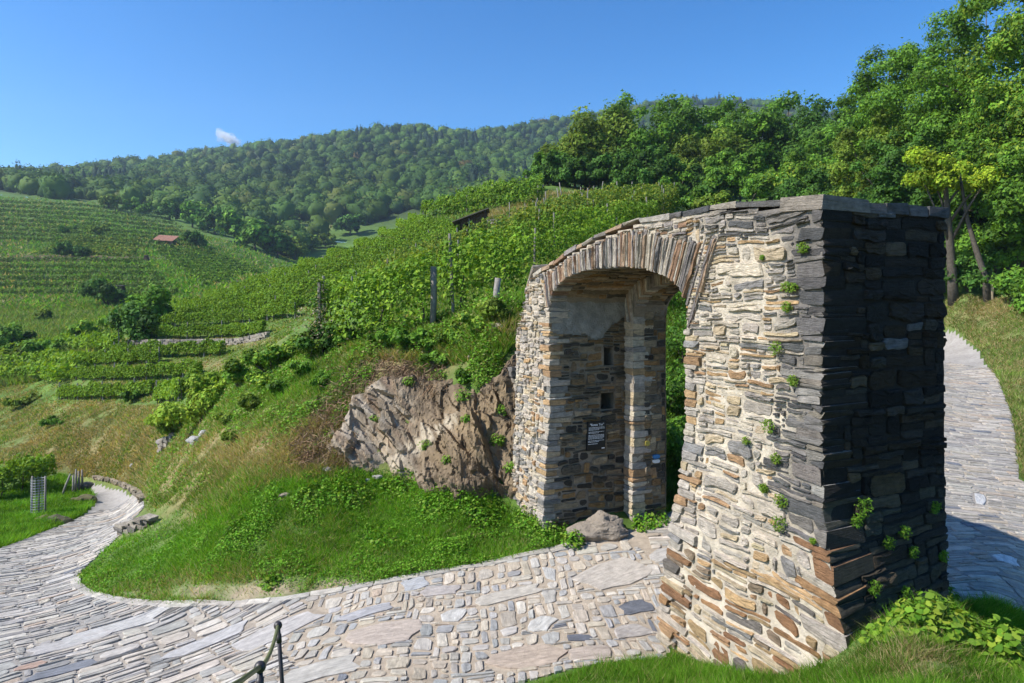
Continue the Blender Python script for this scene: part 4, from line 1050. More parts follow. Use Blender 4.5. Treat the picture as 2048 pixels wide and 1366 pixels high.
# ------------------------------------------------------------------ vineyards
VINE_ = [(.10, .18, .024), (.08, .155, .022), (.125, .21, .03), (.07, .135, .022), (.155, .235, .032)]
VINE = [tuple(np.array(c_) * (1.5, 1.5, .95)) for c_ in VINE_]
VINE_Y = [(.20, .26, .028), (.13, .215, .028), (.10, .18, .024), (.25, .28, .035), (.08, .155, .022)]
VINE_FAR = [(.12, .20, .034), (.095, .17, .03), (.15, .23, .038)]
def nth(k): return ['first', 'second', 'third', 'fourth', 'fifth', 'sixth', 'seventh', 'eighth', 'ninth', 'tenth', 'eleventh', 'twelfth', 'thirteenth', 'fourteenth', 'fifteenth', 'sixteenth', 'seventeenth', 'eighteenth'][k]
def row_path(pxs, ymin, n=60):
    pts = np.array(pxs, float); d = np.concatenate([[0], np.cumsum(np.hypot(*np.diff(pts, axis=0).T))]); t = np.linspace(0, d[-1], n)
    q_ = ground_px(np.interp(t, d, pts[:, 0]), np.interp(t, d, pts[:, 1]), ymin); q_ = q_[~np.isnan(q_[:, 0])]
    # drop jumps where the ray skims a crest
    br = [0] + [i for i in range(1, len(q_)) if abs(q_[i, 1] - q_[i-1, 1]) > .14 * q_[i-1, 1] + .5] + [len(q_)]
    runs = [(br[i+1] - br[i], br[i], br[i+1]) for i in range(len(br) - 1)]; _, a0, a1 = max(runs)
    return q_[a0:a1]
def vine_row(pxs, label, group, seed, ymin=15, hgt=1.75, thick=.32, ls=.14, dens=150, pal=VINE, post=4.5, low=.35, mat='leaf', trunks=False):
    g = np.random.default_rng(seed); P = row_path(pxs, ymin)
    if len(P) < 3: return None
    L = np.concatenate([[0], np.cumsum(np.hypot(*np.diff(P[:, :2], axis=0).T))]); tot = L[-1]
    if tot < 1.0: return None
    base = P[len(P) // 2]; root = empty('vine_row', tuple(base)); tag(root, label, 'vine row', group)
    n = int(tot * dens); t = g.uniform(0, tot, n)
    x = np.interp(t, L, P[:, 0]); y = np.interp(t, L, P[:, 1])
    tx = np.interp(t + .3, L, P[:, 0]) - np.interp(t - .3, L, P[:, 0]); ty = np.interp(t + .3, L, P[:, 1]) - np.interp(t - .3, L, P[:, 1]); ln_ = np.hypot(tx, ty) + 1e-6
    nx_, ny_ = ty / ln_, -tx / ln_
    vine_id = np.floor(t / 1.1); lump = .8 + .4 * _h(vine_id, vine_id * 3, vine_id, seed) ; top = hgt * (.88 + .09 * vnoise(t * .9, seed, 0, 5) + .12 * vnoise(t * 4, seed, 0, 6))
    f = g.beta(1.5, 1.15, n); z = low * (.8 + .5 * vnoise(t * 1.4, seed + .5, 0, 4)) + (top - low) * f
    side = g.choice([-1, 1], n); o = side * thick * lump * np.sqrt(g.random(n)) * (1 - .45 * f ** 3)
    zz = H(x, y)
    Pn = np.stack([x + nx_ * o, y + ny_ * o, zz + z], -1)
    Nr = np.stack([nx_ * side * .4 - .45, ny_ * side * .4 - .15, .6 + 0 * x], -1) + g.normal(size=(n, 3)) * .5
    tone = .22 * vnoise(t * .7, seed * .3, z, 9)
    link_mesh('foliage', leaf_mesh('foliage', Pn, Nr, ls * g.uniform(.6, 1.35, n), pal, g, .8, tone), M[mat], root)
    # posts, each its own part
    pm = POST_MESH
    for s_ in np.arange(.1, tot, post):
        s2 = s_ + g.uniform(-.3, .3); X_, Y_ = np.interp(s2, L, P[:, 0]), np.interp(s2, L, P[:, 1])
        o_ = bpy.data.objects.new('post', pm); COL.objects.link(o_); o_.parent = root
        sc = hgt * g.uniform(.94, 1.1)
        o_.location = (X_ - base[0], Y_ - base[1], float(H(X_, Y_)) - base[2] - .1); o_.scale = (1, 1, sc); o_.rotation_euler = (g.uniform(-.04, .04), g.uniform(-.04, .04), g.uniform(0, 3))
    if trunks:
        for s_ in np.arange(.5, tot, 1.1):
            X_, Y_ = np.interp(s_, L, P[:, 0]), np.interp(s_, L, P[:, 1]); Z_ = float(H(X_, Y_)); b = Acc(); j = g.uniform(-.12, .12, 4)
            tube(b, [(X_, Y_, Z_ - .1), (X_ + j[0], Y_ + j[1], Z_ + .4), (X_ + j[2], Y_ + j[3], Z_ + .95)], [.035, .025, .02], 5); b.build('vine_trunk', M['bark'], root, True)
    return root
a = Acc(); tube(a, [(0, 0, 0), (0, 0, .5), (0, 0, 1.0)], [.045, .042, .038], 6); POST_MESH = a.mesh('post_mesh'); POST_MESH.materials.append(M['post'])
NG = 'vine rows on the slope above the outcrop'
near = [([(640,702),(760,674),(862,652)],'leafy vine row ending at the tall weathered post above the outcrop'),([(884,642),(990,614),(1048,600),(1100,585)],'vine row between the tall weathered post and the arch'),
        ([(690,640),(850,590),(1050,556),(1150,525),(1250,505)],'second vine row up the slope from the weathered post'),([(715,612),(900,560),(1060,510),(1180,480),(1310,455)],'third vine row up the slope from the weathered post'),
        ([(735,590),(930,540),(1080,482),(1200,455),(1340,432)],'fourth vine row up the slope from the weathered post'),([(760,570),(950,515),(1100,458),(1230,436),(1350,420)],'fifth vine row up the slope, yellowing along its top'),
        ([(785,548),(980,482),(1120,436),(1240,420),(1350,408)],'yellowing vine row just below the dry stake field'),([(1060,452),(1180,428),(1310,418)],'short yellowing vine row running up to the arch top'),([(1090,440),(1190,418),(1310,408)],'uppermost yellowing vine row beside the dry stake field')]
for i, (p_, lab) in enumerate(near):
    vine_row(p_, lab, NG, 500 + i, ymin=17, hgt=2.05 if i < 2 else 1.8, thick=.40, ls=.12 if i < 4 else .155, low=.1, dens=760 if i < 2 else (560 if i < 4 else 380), pal=VINE if i in (0, 1, 2, 3) else VINE_Y, trunks=i < 2)
Apath = np.array([(335,638),(345,612),(400,588),(470,570),(560,548),(620,518),(690,487),(760,455),(790,440)]); Bpath = np.array([(632,612),(690,590),(735,575),(780,560),(830,538),(880,520),(905,500),(915,480),(920,462)])
ta = np.linspace(0, 1, len(Apath)); NM = 12
for k in range(NM):
    t = k / (NM - 1); A_ = [np.interp(t, ta, Apath[:, 0]), np.interp(t, ta, Apath[:, 1])]; B_ = [np.interp(t, ta, Bpath[:, 0]), np.interp(t, ta, Bpath[:, 1])]
    mid = [(A_[0] + B_[0]) / 2, (A_[1] + B_[1]) / 2 + 2]
    vine_row([A_, mid, B_], nth(k) + ' contour vine row up the hillside from the small terraces', 'vine rows on the hillside below the shed', 540 + k, ymin=36, hgt=1.08, thick=.22, ls=.15, dens=380, pal=VINE, post=5, low=.2)
for k, p_ in enumerate([[(790,441),(930,428),(1085,408)],[(800,433),(940,416),(1085,397)],[(815,426),(950,406),(1085,388)],[(835,418),(960,398),(1085,380)],[(860,411),(980,390),(1082,373)],[(900,402),(1000,383),(1080,368)]]):
    vine_row(p_, nth(k) + ' vine row above the wooden shed in the steep top field', 'vine rows of the top field', 570 + k, ymin=55, hgt=1.9, thick=.34, ls=.26, dens=150, pal=VINE, post=7)
for k, (p_, lab) in enumerate([([(261,679),(400,678),(528,672)],'vine row standing on the walled terrace'),([(305,656),(450,650),(592,636)],'vine row one step above the walled terrace row'),([(178,731),(260,730),(320,729)],'short vine row left of the bare terrace strip'),([(225,716),(340,716),(446,712)],'vine row right under the terrace wall'),([(150,762),(280,762),(398,756)],'long vine row below the bare terrace strip'),([(118,800),(210,800),(306,793)],'lowest vine row of the terraces above the lane'),([(312,806),(360,806),(402,798)],'short vine row beside the lime green climbers')]):
    vine_row(p_, lab.replace('left of', 'next to'), 'vine rows on the small terraces', 590 + k, ymin=30, hgt=1.2, thick=.21, ls=.13, dens=520, pal=VINE, post=3.2, trunks=True, low=.3)
FG = 'vine rows of the far valley terraces'
for k, py_ in enumerate([524,537,549,562,575,590]):
    vine_row([(-20, py_ + 1), (150, py_), (285 + 14 * k, py_ + 3)], nth(k) + ' level vine row below the ploughed strip across the valley', FG, 610 + k, ymin=110, hgt=1.45, thick=.4, ls=.42, dens=44, pal=VINE_FAR, post=12, mat='farleaf', low=.1)
for k in range(13):
    A_ = (302 + 8.5 * k, 499 + 6.2 * k); B_ = (430 + 12 * k if k < 10 else 555 - 8 * k, 503 + 3.6 * k + (3 if k > 9 else 0)); B_ = (min(B_[0], 560 - 3 * k), 508 + 4.6 * k)
    vine_row([A_, ((A_[0] + B_[0]) / 2, (A_[1] + B_[1]) / 2), B_], nth(k) + ' vine row below the hedge bank in the sloping valley block', 'vine rows of the sloping valley block', 630 + k, ymin=100, hgt=1.1, thick=.35, ls=.42, dens=40, pal=VINE + VINE_FAR, post=12, mat='farleaf', low=.1)
for k in range(6):
    vine_row([(130 - 10 * k, 480 + 5.5 * k), (210, 481 + 6 * k), (278 - 2 * k, 489 + 5 * k)], nth(k) + ' yellow green vine row of the block above the ploughed strip', 'vine rows above the ploughed strip', 650 + k, ymin=130, hgt=1.2, thick=.45, ls=.5, dens=38, pal=VINE_Y, post=14, mat='farleaf', low=.1)
for k in range(9):
    py_ = 404 + 9.2 * k
    vine_row([(-20, py_), (180, py_ + 10), (330 + 12 * k, py_ + 27)], nth(k) + ' vine row down from the wood on the upper valley slope', 'vine rows on the upper valley slope', 660 + k, ymin=150, hgt=1.5, thick=.5, ls=.6, dens=24, pal=VINE_FAR, post=16, mat='farleaf', low=.1)
for k, p_ in enumerate([[(-20,985),(40,975),(92,962)],[(-20,1003),(30,992),(70,975)]]):
    vine_row(p_, ['vine row on the verge behind the caged young tree', 'front vine row on the verge beside the caged young tree'][k], 'vine rows on the lane verge', 680 + k, ymin=18, hgt=1.5, thick=.45, ls=.15, dens=420, pal=VINE, trunks=True)
vine_row([(122,962),(136,960),(150,958)], 'single bright vine by the wooden stakes on the verge', 'vine rows on the lane verge', 690, ymin=20, hgt=1.7, thick=.32, ls=.14, dens=420, pal=LIME + VINE)
for k, p_ in enumerate([[(-20,720),(120,700),(240,705)],[(0,745),(90,735),(170,745)],[(-20,765),(70,757),(130,770)]]):
    vine_row(p_, nth(k) + ' untidy vine row in the dip beyond the small terraces', 'vine rows in the dip', 694 + k, ymin=40, hgt=1.6, thick=.6, ls=.28, dens=90, pal=VINE, post=8)
# bright climbers and shrubs on the slope beside the outcrop
CLIMB = [(345,870,46,34,LIME,'lime green climber tumbling over the slope stones'),(395,850,56,40,LIME,'lime green climber heap beside the short vine row'),(430,810,50,36,LIME,'climber patch above the lime green heap'),(480,775,44,36,LIME+TALL,'leafy climber strip along the slope edge'),(540,745,40,36,LIME+TALL,'yellow tipped climber strip near the flowering shrub'),(580,715,36,34,LIME+TALL,'green climber at the terrace wall end'),
         (650,705,62,46,DEEP,'dark shrub with faded cream flowers round an ivy clad post'),(620,720,50,36,OLIVE,'olive shrub leaning against the ivy clad post'),(450,848,26,30,OLIVE,'low olive scrub under the lime green climbers'),(505,815,28,34,OLIVE,'low scrub patch in the middle of the slope'),(560,785,30,34,TALL,'green scrub patch on the slope below the flowering shrub'),(600,752,30,32,TALL,'green scrub cushion just below the flowering shrub'),(530,770,30,34,LIME+TALL,'bright scrub patch between the climber strips'),(470,880,20,30,OLIVE,'thin dry scrub at the lower edge of the slope'),(650,770,26,34,TALL,'scrub patch beside the dead roots'),(690,690,36,30,TALL,'shrub at the head of the vine row'),(780,690,34,40,TALL,'bushy herbs over the rock edge'),(840,700,40,46,TALL,'large herb bush spilling over the outcrop'),(900,690,44,46,LIME+TALL,'bright herb bush on top of the outcrop'),(960,660,36,46,LIME+TALL,'fresh herb patch beside the path to the arch'),(1000,640,40,40,OLIVE,'grassy herb bush beside the far pier'),(930,770,30,26,TALL,'herb tuft growing from a crack in the outcrop'),(880,735,30,36,TALL,'overhanging herb cushion on the outcrop')]
for i, (px_, py_, hp, wp, pal, lab) in enumerate(CLIMB):
    p = gp(px_, py_, 12); sc = p[1] / F; big_ = 1.45 if i < 6 else 1.15
    r_ = shrub('slope_shrub', lab, p, wp * sc * big_, hp * sc * .5 * big_, int((1500 + 25 * wp) * big_ ** 2), .0042 * p[1] + .03, pal, 700 + i, 'shrubs on the slope above the lane', 'shrub')
    if i == 6:
        g = np.random.default_rng(9); a = Acc(); x0, y0, z0 = p
        tube(a, [(x0 - .1, y0, z0 - .1), (x0 - .16, y0, z0 + 1.9)], [.06, .05], 6); a.build('support_post', M['post'], r_, True)
        n = 900; P_ = np.stack([x0 - .14 + g.normal(size=n) * .13, y0 + g.normal(size=n) * .13, z0 + g.uniform(.3, 2.0, n)], -1)
        link_mesh('ivy', leaf_mesh('ivy', P_, P_ - np.array([x0 - .14, y0, z0 + 1]) + g.normal(size=(n, 3)) * .2, .09 * g.uniform(.6, 1.3, n), DEEP + [(.28, .25, .16)], g), M['leaf'], r_)
        n = 260; P_ = np.stack([x0 + g.normal(size=n) * .35 - .1, y0 - .35 + g.normal(size=n) * .2, z0 + g.uniform(.4, 1.2, n)], -1)
        link_mesh('flowers', leaf_mesh('flowers', P_, g.normal(size=(n, 3)) + np.array([-.5, -.5, .5]), .07 * g.uniform(.6, 1.3, n), [(.40, .36, .24), (.32, .27, .18)], g), M['leaf'], r_)['kind'] = 'stuff'

# ------------------------------------------------------------------ grass
def blades(P, h, wd, g, pal, lean=.55, tone=None):
    n = len(P); an = g.uniform(0, 2 * np.pi, n); d = np.stack([np.cos(an), np.sin(an), 0 * an], -1); b2 = np.stack([-d[:, 1], d[:, 0], 0 * an], -1)
    le = g.normal(size=(n, 2)) * lean; tip = P + np.stack([le[:, 0] * h, le[:, 1] * h, h], -1)
    mid = P + np.stack([le[:, 0] * h * .3, le[:, 1] * h * .3, h * .55], -1)
    w = np.broadcast_to(wd, (n,))[:, None]
    V = np.stack([P - b2 * w * .6, P + b2 * w * .6, tip], 1).reshape(-1, 3)
    t_ = np.arange(3 * n).reshape(n, 3)
    c = colours(n, pal, g)
    if tone is not None: c = np.clip(c * (1 + tone[:, None]), .004, .8)
    return V, [t_], np.repeat(c, 3, 0)
GR = [(.115, .275, .018), (.09, .23, .015), (.15, .32, .025), (.075, .19, .014), (.20, .32, .045)]
GR2 = [(.14, .24, .035), (.115, .205, .03), (.18, .27, .055), (.25, .25, .09)]
DRY = [(.42, .33, .16), (.36, .28, .14), (.28, .25, .09), (.46, .38, .2)]
def in_outcrop(px, py): return inpoly(px, py, [(705,805),(770,765),(880,790),(950,800),(1000,770),(1040,785),(1050,970),(1010,985),(850,955),(750,910)])
def scatter(name, label, poly, n, h, wd, pal, seed, ymin=4.0, avoid=True, drypal=None, dryf=None, bare=None, dens=None, ymax=60, feather=0.0):
    g = np.random.default_rng(seed); poly_ = np.array(poly, float); lo, hi = poly_.min(0), poly_.max(0)
    px = g.uniform(lo[0], hi[0], int(n * 1.9)); py = g.uniform(lo[1], hi[1], int(n * 1.9)); k = inpoly(px, py, poly); px, py = px[k][:n], py[k][:n]; px = px + g.normal(size=len(px)) * feather; py = py + g.normal(size=len(py)) * feather * .6
    P = ground_px(px, py, ymin); ok = ~np.isnan(P[:, 0]) & (P[:, 1] < ymax); P, px, py = P[ok], px[ok], py[ok]
    # clump
    P[:, :2] += g.normal(size=(len(P), 2)) * .02
    if avoid:
        ok = ~lane_mask(P[:, 0], P[:, 1]) & ~in_gate(P[:, 0], P[:, 1]) & ~in_outcrop(px, py); P, px, py = P[ok], px[ok], py[ok]
    if bare is not None:
        ok = g.random(len(P)) > bare(px, py, P); P, px, py = P[ok], px[ok], py[ok]
    P[:, 2] = H(P[:, 0], P[:, 1]) - .01 + .05 * fbm(P[:, 0] * 1.3, P[:, 1] * 1.3, 0, 21, 4) * 0
    big = fbm(P[:, 0] * 1.1, P[:, 1] * 1.1, 0, seed, 3); fine = fbm(P[:, 0] * 4, P[:, 1] * 4, 0, seed + 5, 3)
    hh = h * np.clip(1 + .7 * big + .6 * fine, .25, 2.2) * g.uniform(.5, 1.3, len(P))
    wd_ = wd * np.clip(P[:, 1] / 10, .7, 3)
    a = Acc()
    isdry = np.zeros(len(P), bool)
    if dryf is not None: isdry = g.random(len(P)) < dryf(px, py, P)
    if (~isdry).any(): V, f_, c = blades(P[~isdry], hh[~isdry], wd_[~isdry], g, pal, tone=.55 * big[~isdry] + .2 * fine[~isdry]); a.add(V, f_, c)
    if isdry.any(): V, f_, c = blades(P[isdry], hh[isdry] * 1.1, wd_[isdry] * .8, g, drypal or DRY, lean=.8, tone=.2 * big[isdry]); a.add(V, f_, c)
    o = a.build(name, M['grass']); tag(o, label, 'grass', kind='stuff'); return o
def bl(px, py, cx, cy, rx, ry): return np.exp(-(((px - cx) / rx) ** 2 + ((py - cy) / ry) ** 2))
LAWN = [(156,1158),(232,1088),(330,1055),(500,985),(600,955),(740,945),(850,980),(1000,1008),(1060,1035),(1105,1058),(1160,1086),(1000,1124),(650,1187),(470,1211),(300,1208),(180,1190)]
scatter('lawn_grass', 'lush grass and clover on the bank inside the kerb', LAWN, 108000, .085, .010, GR, 801, feather=16, dryf=lambda px, py, P: np.clip(.05 + .22 * fbm(P[:, 0] * .9, P[:, 1] * .9, 0, 44, 3) + .5 * bl(px, py, 480, 1180, 260, 34), 0, .7), bare=lambda px, py, P: np.clip(2.4 * (bl(px, py, 470, 1188, 200, 19) + .8*bl(px, py, 640, 1165, 120, 14) + .6*bl(px,py,1165,1075,40,14)) * (.75 + 1.1 * fbm(P[:, 0] * 2.2, P[:, 1] * 2.2, 0, 9, 4)) , 0, .93))
scatter('mound_grass', 'short bright grass on the mound at the foot of the near pier', [(1000,1400),(1180,1335),(1340,1298),(1560,1262),(1720,1250),(1890,1195),(2048,1205),(2120,1400)], 90000, .10, .008, GR, 802, dryf=lambda px, py, P: np.clip(.05 + .55 * bl(px, py, 1830, 1320, 90, 35), 0, .7), bare=lambda px, py, P: np.clip(.9 * bl(px, py, 1860, 1335, 60, 18) + .7 * bl(px, py, 1790, 1300, 40, 12), 0, .9))
scatter('verge_grass', 'green grass on the verge across the lane', [(-20,1110),(195,1018),(190,982),(120,950),(0,985),(-20,990)], 45000, .16, .012, GR, 803)
scatter('slope_grass', 'rough green and dry grass on the slope beside the outcrop', [(290,1010),(420,1030),(560,955),(640,960),(720,930),(700,840),(720,740),(700,690),(640,690),(520,720),(420,770),(330,850),(290,930)], 70000, .11, .013, GR2 + GR, 804, ymin=11, feather=14, drypal=DRY, dryf=lambda px, py, P: np.clip(.18 + .75 * bl(px, py, 500, 905, 190, 45) + .8 * bl(px, py, 650, 850, 80, 80) - .5 * bl(px, py, 620, 780, 90, 50), 0, .85))
scatter('crest_grass', 'herbs and grass along the top of the outcrop', [(690,745),(760,720),(880,735),(1000,720),(1050,660),(1060,540),(880,590),(700,660)], 34000, .18, .015, GR2 + GR, 805, ymin=12, dryf=lambda px, py, P: np.clip(.1 + .6 * bl(px, py, 800, 725, 90, 22) + .5 * bl(px, py, 1010, 665, 30, 12), 0, .8))
scatter('lane_bank_grass', 'mown dry and green grass on the bank along the climbing lane', [(1888,585),(2060,600),(2060,1000),(2030,900),(2020,820),(1990,755),(1930,680),(1888,655)], 36000, .12, .014, GR2, 806, ymin=11, dryf=lambda px, py, P: np.clip(.35 + .4 * fbm(P[:, 0], P[:, 1], 0, 7, 3) + .3 * bl(px, py, 1960, 620, 90, 30), 0, .9))
scatter('cut_bank_grass', 'yellowed cut grass on the long bank above the far lane', [(-20,880),(-20,770),(60,770),(110,830),(180,815),(320,810),(330,870),(290,960),(290,985),(180,955),(60,935),(-20,930)], 42000, .12, .02, GR2, 807, ymin=18, dryf=lambda px, py, P: np.clip(.55 + .6 * fbm(P[:, 0] * .6, P[:, 1] * .6, 0, 7, 3), .1, .95))
scatter('passage_bank_grass', 'shaded grass and nettles on the bank behind the arch', [(1295,1055),(1380,1030),(1390,560),(1310,560)], 16000, .2, .016, [tuple(np.array(c_) * .6) for c_ in GR + GR2], 808, ymin=12.2)  # greens scaled down so the colour itself carries the shade behind the arch
scatter('shaded_grass', 'grass in the shade of the gate beside the climbing lane', [(1890,1200),(2060,1210),(2060,1330),(1990,1270),(1930,1225)], 12000, .10, .009, GR, 809, ymin=7.0)
scatter('terrace_grass', 'dry and green grass on the terrace strips between the vine rows', [(100,830),(330,800),(420,770),(540,700),(640,620),(640,560),(340,590),(250,660),(150,740),(-20,760),(-20,850)], 50000, .10, .03, GR2, 811, ymin=26, ymax=75, dryf=lambda px, py, P: np.clip(.15 + .4 * fbm(P[:, 0] * .5, P[:, 1] * .5, 0, 7, 3) + .8 * (bl(px, py, 400, 684, 170, 8) + bl(px, py, 400, 731, 80, 12) + bl(px, py, 230, 771, 130, 7) + bl(px, py, 200, 812, 130, 9) + bl(px, py, 560, 620, 60, 5)), .03, .95))
scatter('meadow_grass', 'tall grass between the vine blocks across the valley', [(-20,392),(200,405),(330,450),(600,520),(600,545),(400,600),(200,620),(-20,620)], 45000, .55, .16, GR2 + GR, 812, ymin=95, ymax=340, bare=lambda px, py, P: np.clip(1.2 * bl(px, py, 140, 517, 170, 6), 0, .97), dryf=lambda px, py, P: np.clip(.12 + .4 * fbm(P[:, 0] * .03, P[:, 1] * .03, 0, 7, 3), 0, .6))
scatter('vine_floor_grass', 'grass growing between the vine rows above the arch', [(700,640),(900,540),(1060,440),(1300,415),(1420,420),(1420,470),(1060,580),(860,640)], 20000, .22, .03, GR2, 814, ymin=17, ymax=60)
scatter('hill_floor_grass', 'rough grass between the contour vine rows on the hillside', [(540,560),(640,500),(790,425),(900,405),(1090,368),(1090,400),(930,470),(760,570),(640,610)], 24000, .3, .05, GR2, 815, ymin=40, ymax=100)
scatter('strip_grass', 'ochre dry grass of the staked strip above the vines', [(960,430),(1060,405),(1100,385),(1310,392),(1310,425),(1150,432),(1000,455)], 16000, .35, .035, GR2, 813, ymin=34, ymax=110, dryf=lambda px, py, P: np.clip(.75 + .4 * fbm(P[:, 0] * .2, P[:, 1] * .2, 0, 7, 3), .3, 1))
scatter('valley_grass', 'rough meadow grass in the dip below the terraces', [(-20,620),(200,600),(260,640),(220,690),(100,760),(-20,780)], 22000, .5, .05, GR2, 810, ymin=40, ymax=140)

def herbs(name, label, poly, n, hz, ls, pal, seed, ymin, dens):
    g = np.random.default_rng(seed); lo, hi = np.min(poly, 0), np.max(poly, 0); px = g.uniform(lo[0], hi[0], n * 2); py = g.uniform(lo[1], hi[1], n * 2); k = inpoly(px, py, poly); px, py = px[k], py[k]
    k = g.random(len(px)) < dens(px, py); px, py = px[k][:n], py[k][:n]
    P = ground_px(px, py, ymin, 60); ok = ~np.isnan(P[:, 0]); P, px, py = P[ok], px[ok], py[ok]
    ok = ~lane_mask(P[:, 0], P[:, 1]) & ~in_gate(P[:, 0], P[:, 1]) & ~in_outcrop(px, py); P = P[ok]
    b = fbm(P[:, 0] * 2, P[:, 1] * 2, 0, seed, 3); ok = b > -.12; P, b = P[ok], b[ok]
    P[:, 2] += hz * np.clip(.5 + 1.6 * b, .15, 2) * g.random(len(P))
    o = link_mesh(name, leaf_mesh(name, P, g.normal(size=(len(P), 3)) * .45 + np.array([-.2, -.1, .9]), ls * P[:, 1] / 12 * g.uniform(.5, 1.4, len(P)), pal, g, .75, .3 * b), M['leaf']); tag(o, label, 'herbs', kind='stuff')
herbs('lawn_herbs', 'clover and herbs growing through the lawn on the bank', LAWN, 52000, .13, .034, GR, 821, 9, lambda px, py: np.clip(1 - 1.2 * bl(px, py, 480, 1190, 220, 40), .03, 1))
herbs('slope_herbs', 'bright green herbs running down the slope beside the outcrop', [(290,1010),(560,955),(700,860),(760,720),(700,690),(520,720),(420,770),(330,850)], 40000, .22, .045, GR + GR2, 822, 11, lambda px, py: np.clip(.4 + bl(px, py, 640, 790, 130, 80) + .7 * bl(px, py, 480, 800, 120, 60) - .6 * bl(px, py, 520, 930, 160, 45), .04, 1))
herbs('crest_herbs', 'mixed herbs on the crest between the vines and the outcrop', [(690,745),(760,720),(880,775),(1000,760),(1050,720),(1055,560),(880,620),(710,670)], 18000, .3, .05, GR + GR2, 823, 12, lambda px, py: np.clip(.9 + 0 * px, 0, 1))
herbs('passage_herbs', 'nettles and herbs on the bank behind the arch', [(1295,1055),(1385,1030),(1390,560),(1310,560)], 9000, .3, .05, DEEP + TALL, 824, 12.2, lambda px, py: 1 + 0 * px)  # darker greens picked here to paint in the shade behind the arch
# broad-leaved weeds in the lawn and at the pier foot
def weed(px_, py_, rx, hz, n, ls, pal, seed, label, group, ymin=4):
    p = gp(px_, py_, ymin); g = np.random.default_rng(seed); root = empty('weed_clump', tuple(p)); tag(root, label, 'weed', group)
    r = np.sqrt(g.random(n)) * rx; an = g.uniform(0, 2*np.pi, n); x = p[0] + r * np.cos(an); y = p[1] + r * np.sin(an)
    z = H(x, y) + hz * (1 - .55 * (r / rx) ** 2) * g.uniform(.25, 1.05, n)
    link_mesh('foliage', leaf_mesh('foliage', np.stack([x, y, z], -1), np.stack([.35 * np.cos(an), .35 * np.sin(an), 0 * an + .9], -1) + g.normal(size=(n, 3)) * .35, ls * g.uniform(.5, 1.3, n), pal, g, .75, broad=True), M['leaf'], root)
    for k in range(5):
        b = Acc(); j = g.integers(n); tube(b, [(p[0], p[1], p[2] - .03), ((p[0] + x[j]) / 2, (p[1] + y[j]) / 2, p[2] + hz * .6), (x[j], y[j], z[j])], [.008, .006, .003], 4, (.08, .13, .03)); b.build('stalk', M['grass'], root)
WL = [(.12, .24, .02), (.09, .19, .018), (.16, .28, .03)]
WG = 'sunlit weeds at the foot of the near pier'
for i, (x_, y_, rx, hz, n, ls, lab) in enumerate([(1590,1262,.24,.22,320,.06,'leafy weed clump against the sunny pier face'),(1640,1270,.2,.16,240,.05,'smaller weed clump beside the leafy one at the sunny pier face'),(1765,1232,.22,.3,260,.075,'rose-leaved seedling clump at the shaded pier face'),(1810,1262,.3,.2,360,.06,'low round-leaved weeds below the seedling clump'),(1868,1215,.26,.38,380,.07,'tallest weed clump at the far corner of the shaded face'),(1875,1265,.34,.22,420,.06,'weed mat below the tallest clump'),(1930,1275,.32,.2,380,.055,'weed mat along the ledge edge'),(1975,1310,.28,.2,320,.055,'weed tuft out along the ledge'),(2015,1335,.2,.24,200,.06,'last upright weed on the ledge'),(1720,1240,.14,.3,140,.05,'grassy weed tuft at the pier corner')]):
    weed(x_, y_, rx * 1.05, hz * (.5 + 1.1 * ((i * 37) % 11) / 11), int(n * .9), ls * 1.15, WL + LIME, 840 + i, lab, WG)
for i, (x_, y_, rx, hz, n, ls, lab) in enumerate([(1145,1092,.2,.26,220,.06,'weed clump beside the boulder by the far pier'),(1100,1065,.3,.2,260,.05,'weeds at the corner of the far pier'),(1060,1040,.35,.22,320,.05,'weeds where the outcrop meets the far pier'),(1300,1045,.35,.2,320,.06,'shaded weeds at the inner jamb foot'),(1285,1058,.2,.12,160,.05,'low weeds beside the boulder'),(880,1005,.4,.2,420,.055,'herb tuft at the outcrop foot'),(960,1020,.45,.22,420,.055,'herb patch at the foot of the brown slab'),(800,975,.4,.22,420,.055,'herb cushion below the quartz band'),(700,990,.45,.25,480,.055,'dark herb cushion on the upper lawn'),(620,1000,.35,.22,380,.055,'herb cushion on the upper lawn edge'),(540,1170,.16,.12,120,.06,'broad-leaved plant in the bare strip by the kerb'),(480,1060,.35,.14,300,.06,'clover patch on the lawn'),(760,1080,.4,.12,300,.06,'pale clover patch in the middle of the lawn')]):
    weed(x_, y_, rx, hz, n, ls, GR + LIME[:1], 860 + i, lab, 'weeds on the bank and at the far pier', 9)
for i, (px_, Y_, rx, hz, lab) in enumerate([(1350, 14.2, .6, .5, 'dark nettle clump on the bank behind the arch'), (1335, 16.0, .8, .7, 'dark bramble on the bank behind the arch'), (1365, 18.0, .9, .8, 'leafy bramble high on the bank behind the arch'), (1330, 21.0, 1.0, .9, 'bush at the top of the bank behind the arch')]):
    shrub('bank_shrub', lab, at(px_, Y_), rx, hz, 1500, .085, DEEP + TALL[:2], 950 + i, 'shrubs behind the arch', 'shrub')
